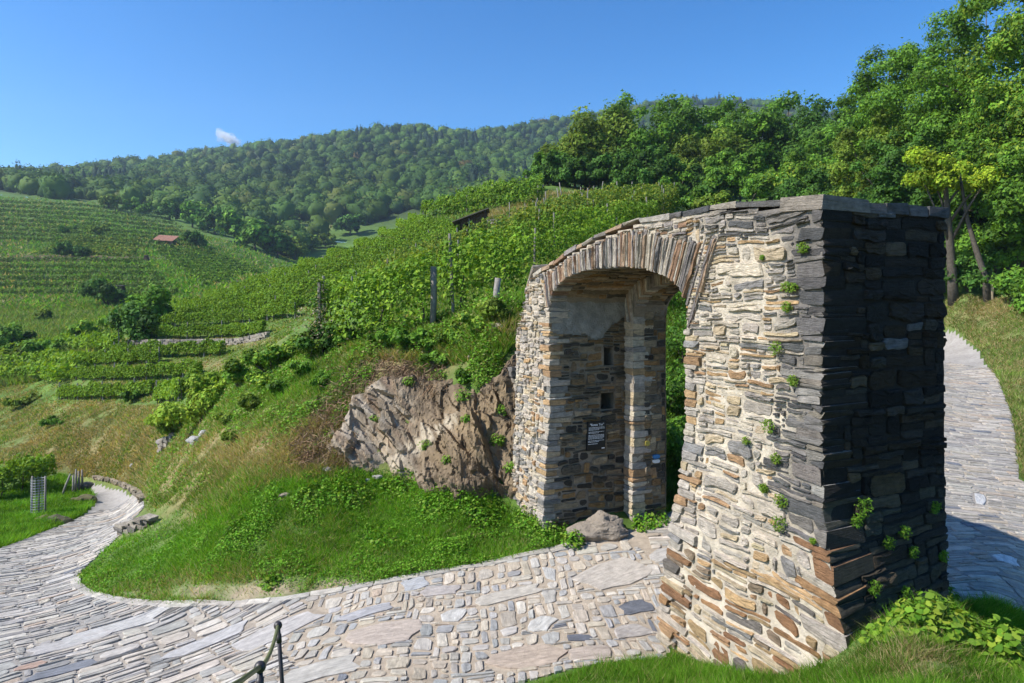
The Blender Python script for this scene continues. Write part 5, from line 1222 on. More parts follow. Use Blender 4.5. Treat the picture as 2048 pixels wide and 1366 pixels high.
# ferns and seedlings rooted in the joints of the near pier
fern_px = [(1612,495,26,0),(1530,515,10,0),(1580,572,16,0),(1592,574,14,0),(1580,612,18,0),(1560,695,16,0),(1593,760,18,0),(1545,850,18,0),(1555,915,20,0),(1530,975,26,0),(1565,1000,24,0),(1562,1045,18,0),(1630,1085,14,0),(1500,880,12,0)]
for i, (x_, y_, sz, fc) in enumerate(fern_px):
    s_, z_ = front_uv(x_, y_); g = np.random.default_rng(880 + i); p = G(s_, -.03, z_); r_ = sz * .0036 * g.uniform(.4, 1.35)
    if z_ < -1.5:
        for it in range(3):
            q2 = pix(G(s_, -.03, z_)); s_ += (q2[0] - x_) * .0073; z_ += (q2[1] - y_) * .0048
        p = G(s_, -.03, z_)
    root = empty('wall_fern', tuple(float(v) for v in p)); tag(root, 'small fern tuft rooted in a joint of the sunlit pier face', 'fern', 'ferns in the sunlit pier face')
    n = int(60 + 5 * sz); an = g.uniform(0, 2*np.pi, n); rd = np.sqrt(g.random(n)) * r_; outw = -GATE_N
    P_ = p + np.stack([outw[0] * g.uniform(.01, .9, n) * r_, outw[1] * g.uniform(.01, .9, n) * r_, 0 * an], -1) + np.stack([GATE_D[0] * rd * np.cos(an), GATE_D[1] * rd * np.cos(an), rd * np.sin(an) - .1 * r_], -1)
    link_mesh('fronds', leaf_mesh('fronds', P_, np.tile([outw[0], outw[1], .6], (n, 1)) + g.normal(size=(n, 3)) * .5, .026 * g.uniform(.5, 1.3, n), OLIVE + WL[:2], g, .6), M['leaf'], root)
for i, (t_, z_, sz, lab) in enumerate([(.45, -1.95, 26,0),(.35, -2.05, 18,0),(1.0, -2.25, 18,0),(.9, -2.75, 16,0),(1.1, -2.45, 16,0),(1.5, -2.1, 18,0),(.75, -2.3, 18,0),(.45, -2.6, 20,0),(1.6,-2.6,16,0)]):
    g = np.random.default_rng(905 + i); p = G(-.03, t_, z_); r_ = sz * .0036; outw = -GATE_D
    root = empty('wall_fern', tuple(float(v) for v in p)); tag(root, 'small fern tuft rooted in a joint of the dark shaded pier face', 'fern', 'ferns in the shaded pier face')
    n = int(60 + 5 * sz); an = g.uniform(0, 2*np.pi, n); rd = np.sqrt(g.random(n)) * r_; ow = g.uniform(.01, .9, n) * r_
    P_ = p + np.stack([outw[0] * ow + GATE_N[0] * rd * np.cos(an), outw[1] * ow + GATE_N[1] * rd * np.cos(an), rd * np.sin(an) - .1 * r_], -1)
    link_mesh('fronds', leaf_mesh('fronds', P_, np.tile([outw[0], outw[1], .6], (n, 1)) + g.normal(size=(n, 3)) * .5, .028 * g.uniform(.5, 1.3, n), WL, g, .6), M['leaf'], root)
# ------------------------------------------------------------------ rock outcrop beside the far pier
OUT = [(600,900),(640,860),(690,795),(730,755),(790,725),(880,745),(940,760),(1000,725),(1030,700),(1075,720),(1080,1000),(1050,1010),(1000,1018),(900,1005),(820,985),(750,955),(700,940),(640,930)]
def poly_dist(px, py, poly):
    d = np.full(px.shape, 1e9); n = len(poly)
    for i in range(n):
        x0, y0 = poly[i]; x1, y1 = poly[(i + 1) % n]; L = (x1 - x0) ** 2 + (y1 - y0) ** 2
        t = np.clip(((px - x0) * (x1 - x0) + (py - y0) * (y1 - y0)) / L, 0, 1); d = np.minimum(d, np.hypot(px - x0 - t * (x1 - x0), py - y0 - t * (y1 - y0)))
    return np.where(inpoly(px, py, poly), d, -d)
def facets(a, b, seed, cell, amp, slope):
    """planar cells with sharp steps between them"""
    best = np.full(a.shape, 1e9); val = np.zeros(a.shape); i0 = np.floor(a / cell); j0 = np.floor(b / cell)
    for di in (-1, 0, 1):
        for dj in (-1, 0, 1):
            i, j = i0 + di, j0 + dj; cx_ = (i + _h(i, j, i*0, seed)) * cell; cy_ = (j + _h(i, j, i*0 + 1, seed)) * cell
            d = (a - cx_) ** 2 + (b - cy_) ** 2; m = d < best
            v = amp * (_h(i, j, i*0 + 2, seed) - .5) * 2 + slope * ((a - cx_) * (_h(i, j, i*0 + 3, seed) - .5) * 2 + (b - cy_) * (_h(i, j, i*0 + 4, seed) - .5) * 2)
            best = np.where(m, d, best); val = np.where(m, v, val)
    return val
gx, gy = np.meshgrid(np.arange(590, 1086, 2.3), np.arange(690, 1026, 2.3)); pf = gx.ravel(); qf = gy.ravel()
Pg = ground_px(pf, qf, 10.5, 30)
ed = poly_dist(pf, qf, OUT); e = sstep(-4, 40, ed + 24 * fbm(pf * .035, qf * .035, 0, 3, 4))
a_ = Pg[:, 0]; b_ = Pg[:, 2]; wl = sstep(880, 790, pf - .25 * (qf - 850) + 40 * fbm(pf * .012, qf * .012, 0, 19, 3))       # 1 on the shattered, pale part
ca, sa = math.cos(R(-38)), math.sin(R(-38)); ar, br = a_ * ca + b_ * sa, -a_ * sa + b_ * ca
wx = a_ + .12 * fbm(a_ * 2, b_ * 2, 0, 5, 3); wz = b_ + .12 * fbm(a_ * 2, b_ * 2, 0, 6, 3)
left_ = facets(ar * .55 + .1 * wx, br, 3, .30, .13, .5) + facets(ar * .5, br, 4, .11, .045, .5) + .05 * fbm(ar * 3, br * 9, 0, 8, 4)
right_ = facets(wx + .35 * wz, wz * .55, 7, .62, .09, .35) + facets(wx * 1.1 + .3 * wz, wz * .6, 9, .22, .04, .5) + facets(wx * 1.2 + .3 * wz, wz * .7, 10, .09, .018, .5) + .05 * fbm(a_ * 5, b_ * 5, 0, 9, 5)
d = left_ * wl + right_ * (1 - wl) + .22 + .16 * fbm(a_ * .9, b_ * .9, 0, 15, 2)
d = d * e - .14 * (1 - e)
nrm = np.array([-.30, -.80, .52]); nrm = nrm / np.linalg.norm(nrm)
Vr = Pg + nrm * d[:, None]
n1 = fbm(a_ * 1.6, b_ * 1.6, 0, 61, 4); n2 = fbm(ar * 2.2, br * 11, 0, 63, 4)
brown = np.array([.21, .165, .115]); pale = np.array([.30, .245, .175]); white = np.array([.47, .42, .345]); och = np.array([.33, .25, .15]); pink = np.array([.34, .25, .185])
cr = brown * (1 + .25 * n1)[:, None]
cr = cr * (1 + .6 * fbm(a_ * 7, b_ * 7, 0, 67, 4))[:, None]; k = (1 - wl) * np.clip(.15 + .9 * fbm(a_ * 1.8, b_ * 2.5, 0, 64, 4), 0, .8); cr = cr * (1 - k[:, None]) + och * k[:, None]
cl = pale * (1 + .35 * n1 + .6 * fbm(a_ * 7, b_ * 7, 0, 66, 4))[:, None]; k = np.clip(n2 * 2.2 - .1, 0, .9)[:, None]; cl = cl * (1 - k) + white * k; k = np.clip(-n2 * 1.6 - .1, 0, .8)[:, None]; cl = cl * (1 - k) + pink * k
cr = cr * (1 - wl[:, None]) + cl * wl[:, None]
def line_d(px, py, pts):
    d_ = np.full(px.shape, 1e9)
    for (x0, y0), (x1, y1) in zip(pts[:-1], pts[1:]):
        L = (x1 - x0) ** 2 + (y1 - y0) ** 2; t = np.clip(((px - x0) * (x1 - x0) + (py - y0) * (y1 - y0)) / L, 0, 1); d_ = np.minimum(d_, np.hypot(px - x0 - t * (x1 - x0), py - y0 - t * (y1 - y0)))
    return d_
k = np.clip(sstep(22, 6, line_d(pf, qf, [(685,805),(715,860),(770,925),(800,935),(850,890),(905,850)]) + 26 * n2 + 9 * n1) * .8, 0, 1)[:, None]; cr = cr * (1 - k) + white * k
k = np.clip(sstep(18, 4, line_d(pf, qf, [(800,940),(850,885),(910,845)]) + 30 * n2 + 8 * n1), 0, 1)[:, None] * .6; cr = cr * (1 - k) + np.array([.50, .44, .33]) * k
k = sstep(.2, .7, sstep(60, 0, qf - 690 - 40) + .3 * n1)[:, None] * .5; cr = cr * (1 - k) + np.array([.16, .115, .075]) * k
nyy, nxx = gx.shape; idx = np.arange(gx.size).reshape(nyy, nxx)
ok = (ed > -14).reshape(nyy, nxx) & ~np.isnan(Pg[:, 0]).reshape(nyy, nxx); okc = ok[:-1, :-1] & ok[1:, 1:] & ok[:-1, 1:] & ok[1:, :-1]
qd = np.stack([idx[1:, :-1], idx[1:, 1:], idx[:-1, 1:], idx[:-1, :-1]], -1)[okc]; used = np.unique(qd); rm = np.full(gx.size, -1); rm[used] = np.arange(len(used))
outc = link_mesh('rock_outcrop', mesh_np('rock_outcrop', Vr[used], rm[qd], np.clip(cr * (.76, .72, .66), .02, .8)[used]), M['rock'])
tag(outc, 'shattered schist outcrop with a pale quartz band beside the far pier', 'rock')

for i, (x_, y_, rx, n_, lab) in enumerate([(755,845,.12,160,'dark herb tuft in the pale band of the outcrop'),(862,900,.16,220,'bright herb tuft on the brown slab of the outcrop'),(935,800,.2,300,'hanging herb cushion on the outcrop shoulder'),(965,765,.24,360,'herb cushion below the crest of the outcrop'),(1000,885,.18,260,'herb tuft near the far pier on the outcrop'),(905,930,.14,180,'small herb tuft low on the brown slab'),(880,760,.28,420,'thick herb fringe overhanging the outcrop'),(1010,825,.16,220,'grassy tuft where the outcrop meets the wall stub'),(830,775,.16,200,'dry herb tuft under the dead roots'),(945,850,.12,160,'little herb tuft in a crack of the slab'),(1030,940,.16,200,'herb tuft at the outcrop corner by the far pier')]):
    j_ = int(np.argmin((pf - x_) ** 2 + (qf - y_) ** 2)); p_ = Vr[j_]; g = np.random.default_rng(970 + i)
    root = empty('rock_herb', tuple(float(v) for v in p_)); tag(root, lab, 'herb', 'herbs rooted in the outcrop')
    an = g.normal(size=(n_, 3)); P_ = p_ + unit(an) * rx * np.sqrt(g.random((n_, 1))) * np.array([1, .6, .75]) + nrm * rx * .3
    link_mesh('foliage', leaf_mesh('foliage', P_, an * .4 + np.array([-.4, -.3, .7]), .05 * g.uniform(.5, 1.3, n_), GR + OLIVE, g, .7), M['leaf'], root)

def rock(name, label, p, rx, ry, rz, col, seed, group=None, sub=3, sink=.35, amp=.35, parent=None):
    bm = bmesh.new(); bmesh.ops.create_icosphere(bm, subdivisions=sub, radius=1.0); bm.verts.index_update()
    V = np.array([v.co[:] for v in bm.verts]); Fc = np.array([[v.index for v in f.verts] for f in bm.faces]); bm.free()
    f = amp * .75 * fbm(V[:, 0] * 1.1 + seed, V[:, 1] * 1.1, V[:, 2] * 1.1, seed, 2) + amp * .16 * fbm(V[:, 0] * 3 + V[:, 2] + seed, V[:, 1] * 3, V[:, 2] * 7, seed, 4) + amp * .10 * np.round(2.5 * fbm(V[:, 0] * 1.6, V[:, 1] * 1.6 + seed, V[:, 2] * 4, seed + 3, 2)) / 2.5
    V = V * (1 + f)[:, None] * np.array([rx, ry, rz]) + np.array([p[0], p[1], p[2] + rz * (1 - 2 * sink) * .5])
    c = np.array(col) * (1 + .2 * fbm(V[:, 0] * 5, V[:, 1] * 5, V[:, 2] * 8, seed, 3))[:, None]
    o = link_mesh(name, mesh_np(name, V, Fc, np.clip(c, .02, .8)), M['rock'], parent)
    if label: tag(o, label, 'rock', group)
    return o
p = gp(1203, 1072, 9)
rock('boulder', 'rounded brown boulder set against the far pier beside the lane', (p[0], p[1] + .1, p[2]), .43, .31, .31, (.25, .21, .165), 31, sub=5, sink=.28, amp=.75)
LR = [(395,882,.26,(.33,.32,.3),'pale cracked rock jutting from the slope under the climbers'),(408,868,.18,(.35,.34,.32),'smaller pale rock above the cracked one'),(330,885,.28,(.25,.22,.2),'grey stone heap under the lime green climber'),(655,940,.09,(.45,.40,.36),'pale loose stone below the dead roots'),(755,955,.09,(.36,.33,.3),'white loose stone at the foot of the outcrop'),(735,962,.07,(.36,.35,.35),'grey loose stone beside the white one'),(568,992,.10,(.36,.29,.22),'flat buff stone lying in the lawn edge'),(655,640,.15,(.3,.27,.24),'stone at the ivy clad post'),(995,655,.16,(.38,.33,.27),'flat slab on the path beside the far pier'),(940,715,.08,(.36,.3,.26),'pinkish stone among the herbs'),(265,930,.13,(.42,.40,.37),'flat pale stone on the cut bank'),
      (85,1042,.34,(.13,.12,.05),'mossy hummock under the caged young tree'),(118,1045,.36,(.09,.085,.05),'dark mossy rock beside the caged young tree'),(165,1003,.42,(.12,.11,.05),'mossy rock at the lane edge'),(172,978,.45,(.13,.115,.09),'dark rock at the foot of the stakes')]
for i, (x_, y_, r_, c_, lab) in enumerate(LR):
    p = gp(x_, y_, 10); rock('loose_rock', lab, p, r_, r_ * .8, r_ * .55, c_, 40 + i, 'rocks lying on the banks', sub=3, sink=.42, amp=.7)

# ------------------------------------------------------------------ dry stone walls
def dry_wall(label, pxs, hgt, ymin, seed, st=.22, pal=None, n=40, group=None):
    g = np.random.default_rng(seed); P = row_path(pxs, ymin, n); L = np.concatenate([[0], np.cumsum(np.hypot(*np.diff(P[:, :2], axis=0).T))]); tot = L[-1]
    root = empty('dry_stone_wall', tuple(P[len(P) // 2])); tag(root, label, 'wall', group, 'thing')
    pal = pal or [(.30, .26, .205), (.25, .215, .17), (.35, .305, .24), (.20, .18, .155)]
    z = 0.0; rows = []
    while z < hgt:
        h = st * g.uniform(.35, .7); s_ = g.uniform(0, .1)
        while s_ < tot:
            w = st * g.uniform(.7, 2.0); m = s_ + w / 2
            if m > tot: break
            x, y = np.interp(m, L, P[:, 0]), np.interp(m, L, P[:, 1]); tx = np.interp(m + .2, L, P[:, 0]) - np.interp(m - .2, L, P[:, 0]); ty = np.interp(m + .2, L, P[:, 1]) - np.interp(m - .2, L, P[:, 1]); ln_ = math.hypot(tx, ty) + 1e-6; tx, ty = tx / ln_, ty / ln_
            zz = float(H(x, y)); pts = []
            dp = st * g.uniform(.8, 1.2); j = g.uniform(-.03, .03, (8, 3)) * st * 3; out = g.uniform(-.04, .04)
            for q_, (aa, bb, cc) in enumerate([(-1,-1,0),(1,-1,0),(1,1,0),(-1,1,0),(-1,-1,1),(1,-1,1),(1,1,1),(-1,1,1)]):
                pts.append((x + tx * aa * w * .48 + ty * (bb * dp * .5 + out) + j[q_, 0], y + ty * aa * w * .48 - tx * (bb * dp * .5 + out) + j[q_, 1], zz + z + (h * .95 if cc else 0) + j[q_, 2] - .04))
            V, Fc = hull(pts); rows.append((V, Fc, pick(pal, g), s_))
            s_ += w
        z += h
    k = 0; rest = Acc()
    for V, Fc, c, s_ in rows:
        lam = V * np.array([1, 1, 1.0]); lam = lam[:, [0, 2, 1]]
        if k < 120: link_mesh('stone', mesh_np('stone', V, Fc, np.broadcast_to(c, (len(V), 3)), lam), M['stone'], root)
        else: rest.add(V, [Fc], c, lam)
        k += 1
    o = rest.build('small_stones', M['stone'], root)
    if o: o['kind'] = 'stuff'
dry_wall('low ruined wall stub between the lawn and the lane', [(238,1070),(262,1062),(300,1052)], .2, 12, 901, .2)
dry_wall('low stone footing along the bank of the far lane', [(288,1008),(280,990),(262,978),(225,962),(190,956)], .1, 18, 902, .18, [(.25,.2,.14),(.2,.17,.12),(.3,.25,.18)])
dry_wall('terrace wall under the walled vine row', [(258,690),(400,689),(480,688),(535,676)], .35, 34, 903, .28)
dry_wall('wall stump beside the wooden shed', [(975,466),(1002,460)], .9, 40, 904, .35)
dry_wall('short tumbled wall on the slope under the climbers', [(318,905),(345,880)], .35, 16, 905, .18)
dry_wall('rough wall stub tying the outcrop to the far pier', [(1018,815),(1040,800)], .8, 12, 906, .2)

# ------------------------------------------------------------------ dead roots and brushwood
g = np.random.default_rng(77)
def strands(poly, n, ln_, wd, seed):
    g = np.random.default_rng(seed); lo, hi = np.min(poly, 0), np.max(poly, 0); px = g.uniform(lo[0], hi[0], n * 3); py = g.uniform(lo[1], hi[1], n * 3); k = inpoly(px, py, poly); px, py = px[k][:n], py[k][:n]
    P = ground_px(px, py, 10.5, 30); ok = ~np.isnan(P[:, 0]); P = P[ok]; m = len(P)
    P = P + nrm * g.uniform(.0, .18, (m, 1)); d = np.stack([-.45 + g.normal(size=m) * .55, -.35 + g.normal(size=m) * .3, -.55 + g.normal(size=m) * .35], -1); d = unit(d) * ln_ * g.uniform(.4, 1.5, (m, 1))
    b = unit(g.normal(size=(m, 3))) * wd; md = P + d * .5 + np.array([0, 0, .06]) + g.normal(size=(m, 3)) * .05; e_ = P + d + g.normal(size=(m, 3)) * .05
    V = np.stack([P - b, P + b, md + b, md - b, e_ + b * .5, e_ - b * .5], 1).reshape(-1, 3); i = np.arange(m)[:, None] * 6
    return V, [i + np.array([[0, 1, 2, 3]]), i + np.array([[3, 2, 4, 5]])], np.repeat(colours(m, [(.26, .17, .095), (.20, .125, .07), (.32, .22, .13), (.14, .09, .05)], g), 6, 0)
a = Acc()
for poly, n, l_, w_, sd in [([(690,740),(800,700),(890,730),(900,790),(800,770),(740,780),(680,850),(640,930),(590,910),(620,840)], 1500, .30, .006, 1), ([(760,725),(890,735),(900,800),(800,760)], 500, .26, .007, 2), ([(600,860),(690,800),(730,880),(700,930),(600,930)], 700, .28, .006, 3)]:
    V, f_, c = strands(poly, n, l_, w_, sd); a.add(V, f_, c)
o = a.build('dead_roots', M['dry']); tag(o, 'tangle of dead brown roots and brushwood hanging over the outcrop', 'brushwood', kind='stuff')

# ------------------------------------------------------------------ plaque on the passage wall
M['black'] = mat_col('black_enamel', .35, attr=False, base=(.008, .008, .009), var=0, spec=.4)
M['print'] = mat_col('white_print', .6, attr=False, base=(.75, .75, .75), var=0)
t0_, t1_, z0_, z1_ = .715, 1.075, -2.59, -2.10
def wallpt(t, z, h): return G(S1 - .05 - h, t, z)
c0 = wallpt((t0_ + t1_) / 2, (z0_ + z1_) / 2, .0)
plq = empty('information_plaque', tuple(float(v) for v in c0)); tag(plq, 'black information plaque with white lettering on the passage wall', 'plaque')
Vl = np.array([wallpt(t, z, h) for h in (-.03, .012) for t, z in ((t0_, z0_), (t1_, z0_), (t1_, z1_), (t0_, z1_))])
panel = link_mesh('panel', mesh_np('panel', Vl, np.array([(4, 5, 6, 7)[::-1], (0, 1, 5, 4), (1, 2, 6, 5), (2, 3, 7, 6), (3, 0, 4, 7), (0, 3, 2, 1)])), M['black'], plq)
ex = Vector(wallpt(1, -2, 0) - wallpt(0, -2, 0)).normalized(); ez = Vector((0, 0, 1)); en = Vector((-GATE_D[0], -GATE_D[1], 0))
def lettering(txt, t, z, size):
    cu = bpy.data.curves.new('title_lettering', 'FONT'); cu.body = txt; cu.size = size; cu.align_x = 'CENTER'; cu.align_y = 'CENTER'; cu.extrude = .0008; cu.offset = .0006
    ob = bpy.data.objects.new('title_lettering', cu); COL.objects.link(ob); cu.materials.append(M['print'])
    pt = Vector(wallpt(t, z, .0145)); mt = Matrix.Translation(pt) @ Matrix((ex, ez, en)).transposed().to_4x4()
    me = bpy.data.meshes.new_from_object(ob.evaluated_get(bpy.context.evaluated_depsgraph_get())); bpy.data.objects.remove(ob); me.transform(mt); me.name = 'title_lettering'; link_mesh('title_lettering', me, M['print'], panel)
lettering('"Rotes Tor"', .895, -2.155, .058)
g = np.random.default_rng(6); zl = -2.205; blk = [3, 0, 2, 0, 4, 0, 2, 0, 1]
a = Acc()
for nl in [3, 2, 4, 2, 1]:
    for q_ in range(nl):
        t = t0_ + .018; end = t1_ - .02 - (g.uniform(.02, .14) if q_ == nl - 1 else g.uniform(0, .02))
        while t < end:
            w_ = min(g.uniform(.012, .04), end - t)
            a.add(np.array([wallpt(t, zl, .0135), wallpt(t + w_, zl, .0135), wallpt(t + w_, zl + .0085, .0135), wallpt(t, zl + .0085, .0135)]), np.array([(0, 1, 2, 3)])); t += w_ + .006
        zl -= .0205
    zl -= .014
a.add(np.array([wallpt(t1_ - .075, -2.575, .0135), wallpt(t1_ - .015, -2.575, .0135), wallpt(t1_ - .015, -2.558, .0135), wallpt(t1_ - .075, -2.558, .0135)]), np.array([(0, 1, 2, 3)]))
o = a.build('small_print', M['print'], panel); o['kind'] = 'stuff'
# painted trail marks on the inner jamb
def mark(name, label, t, z, rx, rz, col, n=16):
    an = np.linspace(0, 2*np.pi, n, endpoint=False); V = np.array([G(I1 - .055, t + rx * math.copysign(abs(math.cos(q_)) ** .6, math.cos(q_)), z + rz * math.copysign(abs(math.sin(q_)) ** .6, math.sin(q_))) for q_ in an]); V2 = V - np.array([-GATE_D[0], -GATE_D[1], 0]) * .04
    q_ = np.array([(i, (i + 1) % n, (i + 1) % n + n, i + n) for i in range(n)]); t_ = np.array([(0, i + 1, i) for i in range(1, n - 1)])
    mm = mat_col(name + '_paint', .8, attr=False, base=col, var=.25, vscale=30)
    o = link_mesh(name, mesh_np(name, np.concatenate([V, V2]), [q_, t_]), mm); tag(o, label, 'trail mark')
mark('trail_mark', 'blue and white painted trail blaze, blue bar, on the inner jamb', 1.93, -2.75, .07, .035, (.05, .17, .36)); mark('trail_mark', 'white bar of the painted trail blaze under the blue bar', 1.93, -2.83, .07, .03, (.62, .62, .60)); mark('trail_mark', 'round yellow painted dot on the inner jamb', 1.74, -2.5, .045, .045, (.42, .33, .07))

# ------------------------------------------------------------------ handrail
M['iron'] = mat_col('dark_iron', .45, attr=False, base=(.028, .022, .022), var=.3, vscale=30, spec=.5); M['rail'] = mat_col('olive_rail', .42, attr=False, base=(.11, .115, .045), var=.3, vscale=25, spec=.5)
def P3(px, py, Y): return np.array([(px - CX) / F * Y, Y, (HY - py) / F * Y])
b1, b2 = P3(520, 1334, 3.4), P3(556, 1251, 4.8)
rail = empty('handrail', (float(b1[0]), float(b1[1]), float(H(b1[0], b1[1])))); tag(rail, 'low iron handrail with ball topped posts beside the steps', 'handrail')
def ball(c, r, parent):  # finial under its post
    bm = bmesh.new(); bmesh.ops.create_uvsphere(bm, u_segments=20, v_segments=12, radius=r); me = bpy.data.meshes.new('ball_finial'); bm.to_mesh(me); bm.free()
    for p_ in me.polygons: p_.use_smooth = True
    me.transform(Matrix.Translation(tuple(c))); link_mesh('ball_finial', me, M['iron'], parent)
for b, r, foot in ((b1, .029, (.0, 0)), (b2, .029, (.085, .0))):
    a = Acc(); f_ = np.array([b[0] + foot[0], b[1] + foot[1], min(float(H(b[0], b[1])), b[2] - .9) - .1]); tube(a, [b, (b + f_) / 2, f_], [.0145, .0145, .0145], 12); po = a.build('post', M['iron'], rail, True); ball(b, r, po)
    a = Acc(); tube(a, [b + (f_ - b) * .055, b + (f_ - b) * .10], [.019, .019], 12); a.build('collar', M['iron'], po, True)
a = Acc(); t = np.linspace(0, 1, 14)[:, None]; m = P3(541, 1304, 4.15); ctl = 2 * m - (b1 + b2) / 2; tube(a, b2 * (1 - t) ** 2 + 2 * ctl * t * (1 - t) + b1 * t ** 2, .0125, 10); a.build('rail', M['rail'], rail, True)
e3 = P3(430, 1392, 2.55); a = Acc(); tube(a, [b1, (b1 + e3) / 2 + np.array([0, 0, -.006]), e3, e3 + (e3 - b1) * .6], .0125, 10); a.build('rail', M['rail'], rail, True)
e4 = e3 + (e3 - b1) * .6; a = Acc(); tube(a, [e4, (e4[0], e4[1], float(H(e4[0], max(e4[1], 2.6))) - .3)], .0145, 12); po = a.build('post', M['iron'], rail, True); ball(e4, .029, po)

# ------------------------------------------------------------------ verge furniture: caged tree, stakes
M['wire'] = mat_col('galvanised_wire', .4, attr=False, base=(.30, .32, .34), var=.2, vscale=20, spec=.5)
p = gp(77, 1033, 15); sc = p[1] / F; hh_ = 78 * sc; rr_ = 13 * sc
cage = empty('tree_guard', tuple(p)); tag(cage, 'wire mesh guard round a young tree on the verge', 'tree guard')
a = Acc()
for k in range(14): an = 2*np.pi*k/14; tube(a, [p + (rr_*math.cos(an), rr_*math.sin(an), 0), p + (rr_*math.cos(an), rr_*math.sin(an), hh_)], .006, 4)
for k in range(15):
    an = np.linspace(0, 2*np.pi, 15); tube(a, np.stack([p[0] + rr_*np.cos(an), p[1] + rr_*np.sin(an), np.full(15, p[2] + hh_ * (k + .3) / 15)], -1), .006, 4)
a.build('wire_netting', M['wire'], cage)
for dx in (-1, 1): a = Acc(); tube(a, [p + (dx * rr_ * 1.05, 0, -.1), p + (dx * rr_ * 1.0, .02, hh_ * 1.03)], .03, 6); a.build('stake', M['post'], cage, True)
a = Acc(); tube(a, [p + (0, 0, -.1), p + (.04, 0, hh_ * .9)], [.03, .015], 6); a.build('sapling_stem', M['bark'], cage, True)
ST = [((150,986),(152,938),'first of the grey stakes standing by the mossy rock'),((158,984),(157,942),'stake in the middle of the grey group by the mossy rock'),((164,982),(164,939),'last of the grey stakes by the mossy rock'),((146,988),(146,950),'short grey stake of the group by the mossy rock'),((122,992),(141,948),'stake leaning over beside the grey group'),((42,950),(42,928),'grey stake among the verge vines')]
for (f_, t_, lab) in ST:
    p = gp(*f_, 15); e_ = P3(t_[0], t_[1], p[1] + .1); a = Acc(); tube(a, [p - (0, 0, .15), (p + e_) / 2 + .01, e_], [.05, .045, .035], 6); o = a.build('wooden_stake', M['post'], None, True); tag(o, lab, 'stake', 'stakes on the verge')
p = gp(865, 652, 17); e_ = P3(867, 533, p[1]); a = Acc(); tube(a, [p - (0, 0, .2), (p + e_) / 2 + .02, e_], [.085, .08, .075], 8); o = a.build('vineyard_post', M['post'], None, True); tag(o, 'thick weathered post standing in the vines above the outcrop', 'post', 'heavy vineyard posts')
p = gp(988, 612, 15); e_ = P3(996, 556, p[1]); a = Acc(); tube(a, [p - (0, 0, .2), e_], [.08, .07], 8); o = a.build('vineyard_post', M['post'], None, True); tag(o, 'short leaning post between the vines and the arch', 'post', 'heavy vineyard posts')
g = np.random.default_rng(12)
for k, (x_, y_) in enumerate([(1080,398),(1093,412),(1120,415),(1126,405),(1150,412),(1162,408),(1180,406),(1200,404),(1216,412),(1235,404),(1262,402),(1285,404),(1068,424),(1020,445)]):
    p = gp(x_, y_, 40)
    if np.isnan(p[0]): continue
    a = Acc(); ht = g.uniform(1.2, 2.0); tube(a, [p - (0, 0, .1), p + (g.uniform(-.35, .35), g.uniform(-.1, .1), ht)], [.05, .04], 6); o = a.build('field_stake', M['post'], None, True); tag(o, 'bare stake leaning in the dry strip above the vines', 'stake', 'stakes of the dry strip')

# ------------------------------------------------------------------ sheds and hut
M['tile'] = mat_col('clay_tile', .9, attr=False, base=(.30, .15, .10), var=.35, vscale=2); M['render'] = mat_col('hut_wall', .9, attr=False, base=(.16, .12, .09), var=.3, vscale=3); M['roofwood'] = mat_col('grey_roof_boards', .9, attr=False, base=(.15, .125, .11), var=.35, vscale=5)
def boxmesh(name, c, ax, ay, az, mat, parent):
    c, ax, ay, az = map(np.array, (c, ax, ay, az)); V = np.array([c + i*ax + j*ay + k*az for k in (-1, 1) for j in (-1, 1) for i in (-1, 1)], float)
    return link_mesh(name, mesh_np(name, V, np.array([(0, 2, 3, 1), (4, 5, 7, 6), (0, 1, 5, 4), (2, 6, 7, 3), (0, 4, 6, 2), (1, 3, 7, 5)])), mat, parent)
p = gp(945, 470, 40); sc = p[1] / F
shed = empty('wooden_shed', tuple(p)); tag(shed, 'dark plank shed with a sloping lean-to roof in the vineyard', 'shed')
x0, x1 = -26 * sc, 27 * sc; zl, zh = 32 * sc, 52 * sc
nbd = 11
for k in range(nbd):
    xa = x0 + (x1 - x0) * k / nbd; xm = xa + (x1 - x0) / nbd / 2; ht = zl + (zh - zl) * (k + .5) / nbd
    if k in (2, 3, 4): ht0 = ht * .72; boxmesh('plank', p + (xm, .9, ht0 + (ht - ht0) / 2), (.48 * (x1 - x0) / nbd, 0, 0), (0, .02, 0), (0, 0, (ht - ht0) / 2), M['darkwood'], shed); continue
    boxmesh('plank', p + (xm, .9 + .012 * (k % 2), ht / 2 - .2), (.48 * (x1 - x0) / nbd, 0, 0), (0, .02, 0), (0, 0, ht / 2 + .2), M['darkwood'], shed)
for xs_, hs_ in ((x0, zl), (x1, zh)):
    for k in range(6): boxmesh('side_plank', p + (xs_, 1.0 + .38 * k, hs_ / 2 - .2), (.02, 0, 0), (0, .18, 0), (0, 0, hs_ / 2 + .2), M['darkwood'], shed)
boxmesh('back_wall', p + ((x0 + x1) / 2, 3.1, zl / 2), ((x1 - x0) / 2, 0, 0), (0, .03, 0), (0, 0, zl / 2), M['darkwood'], shed)
rx0, rx1 = x0 - 16 * sc, x1 + 5 * sc; sl = (zh - zl) / (x1 - x0)
for k in range(8):
    ym = .55 + .37 * k; cx_ = (rx0 + rx1) / 2; boxmesh('roof_board', p + (cx_, ym, zl + sl * (cx_ - x0) + .06 + .012 * (k % 2)), ((rx1 - rx0) / 2, 0, sl * (rx1 - rx0) / 2), (0, .18, 0), (0, 0, .035), M['roofwood'], shed)
a = Acc(); tube(a, [p + (x0 * .3, .7, -.2), p + (x0 * .3, .75, zl * 1.1)], .06, 6); a.build('post', M['post'], shed, True)
p = gp(325, 489, 120); sc = p[1] / F
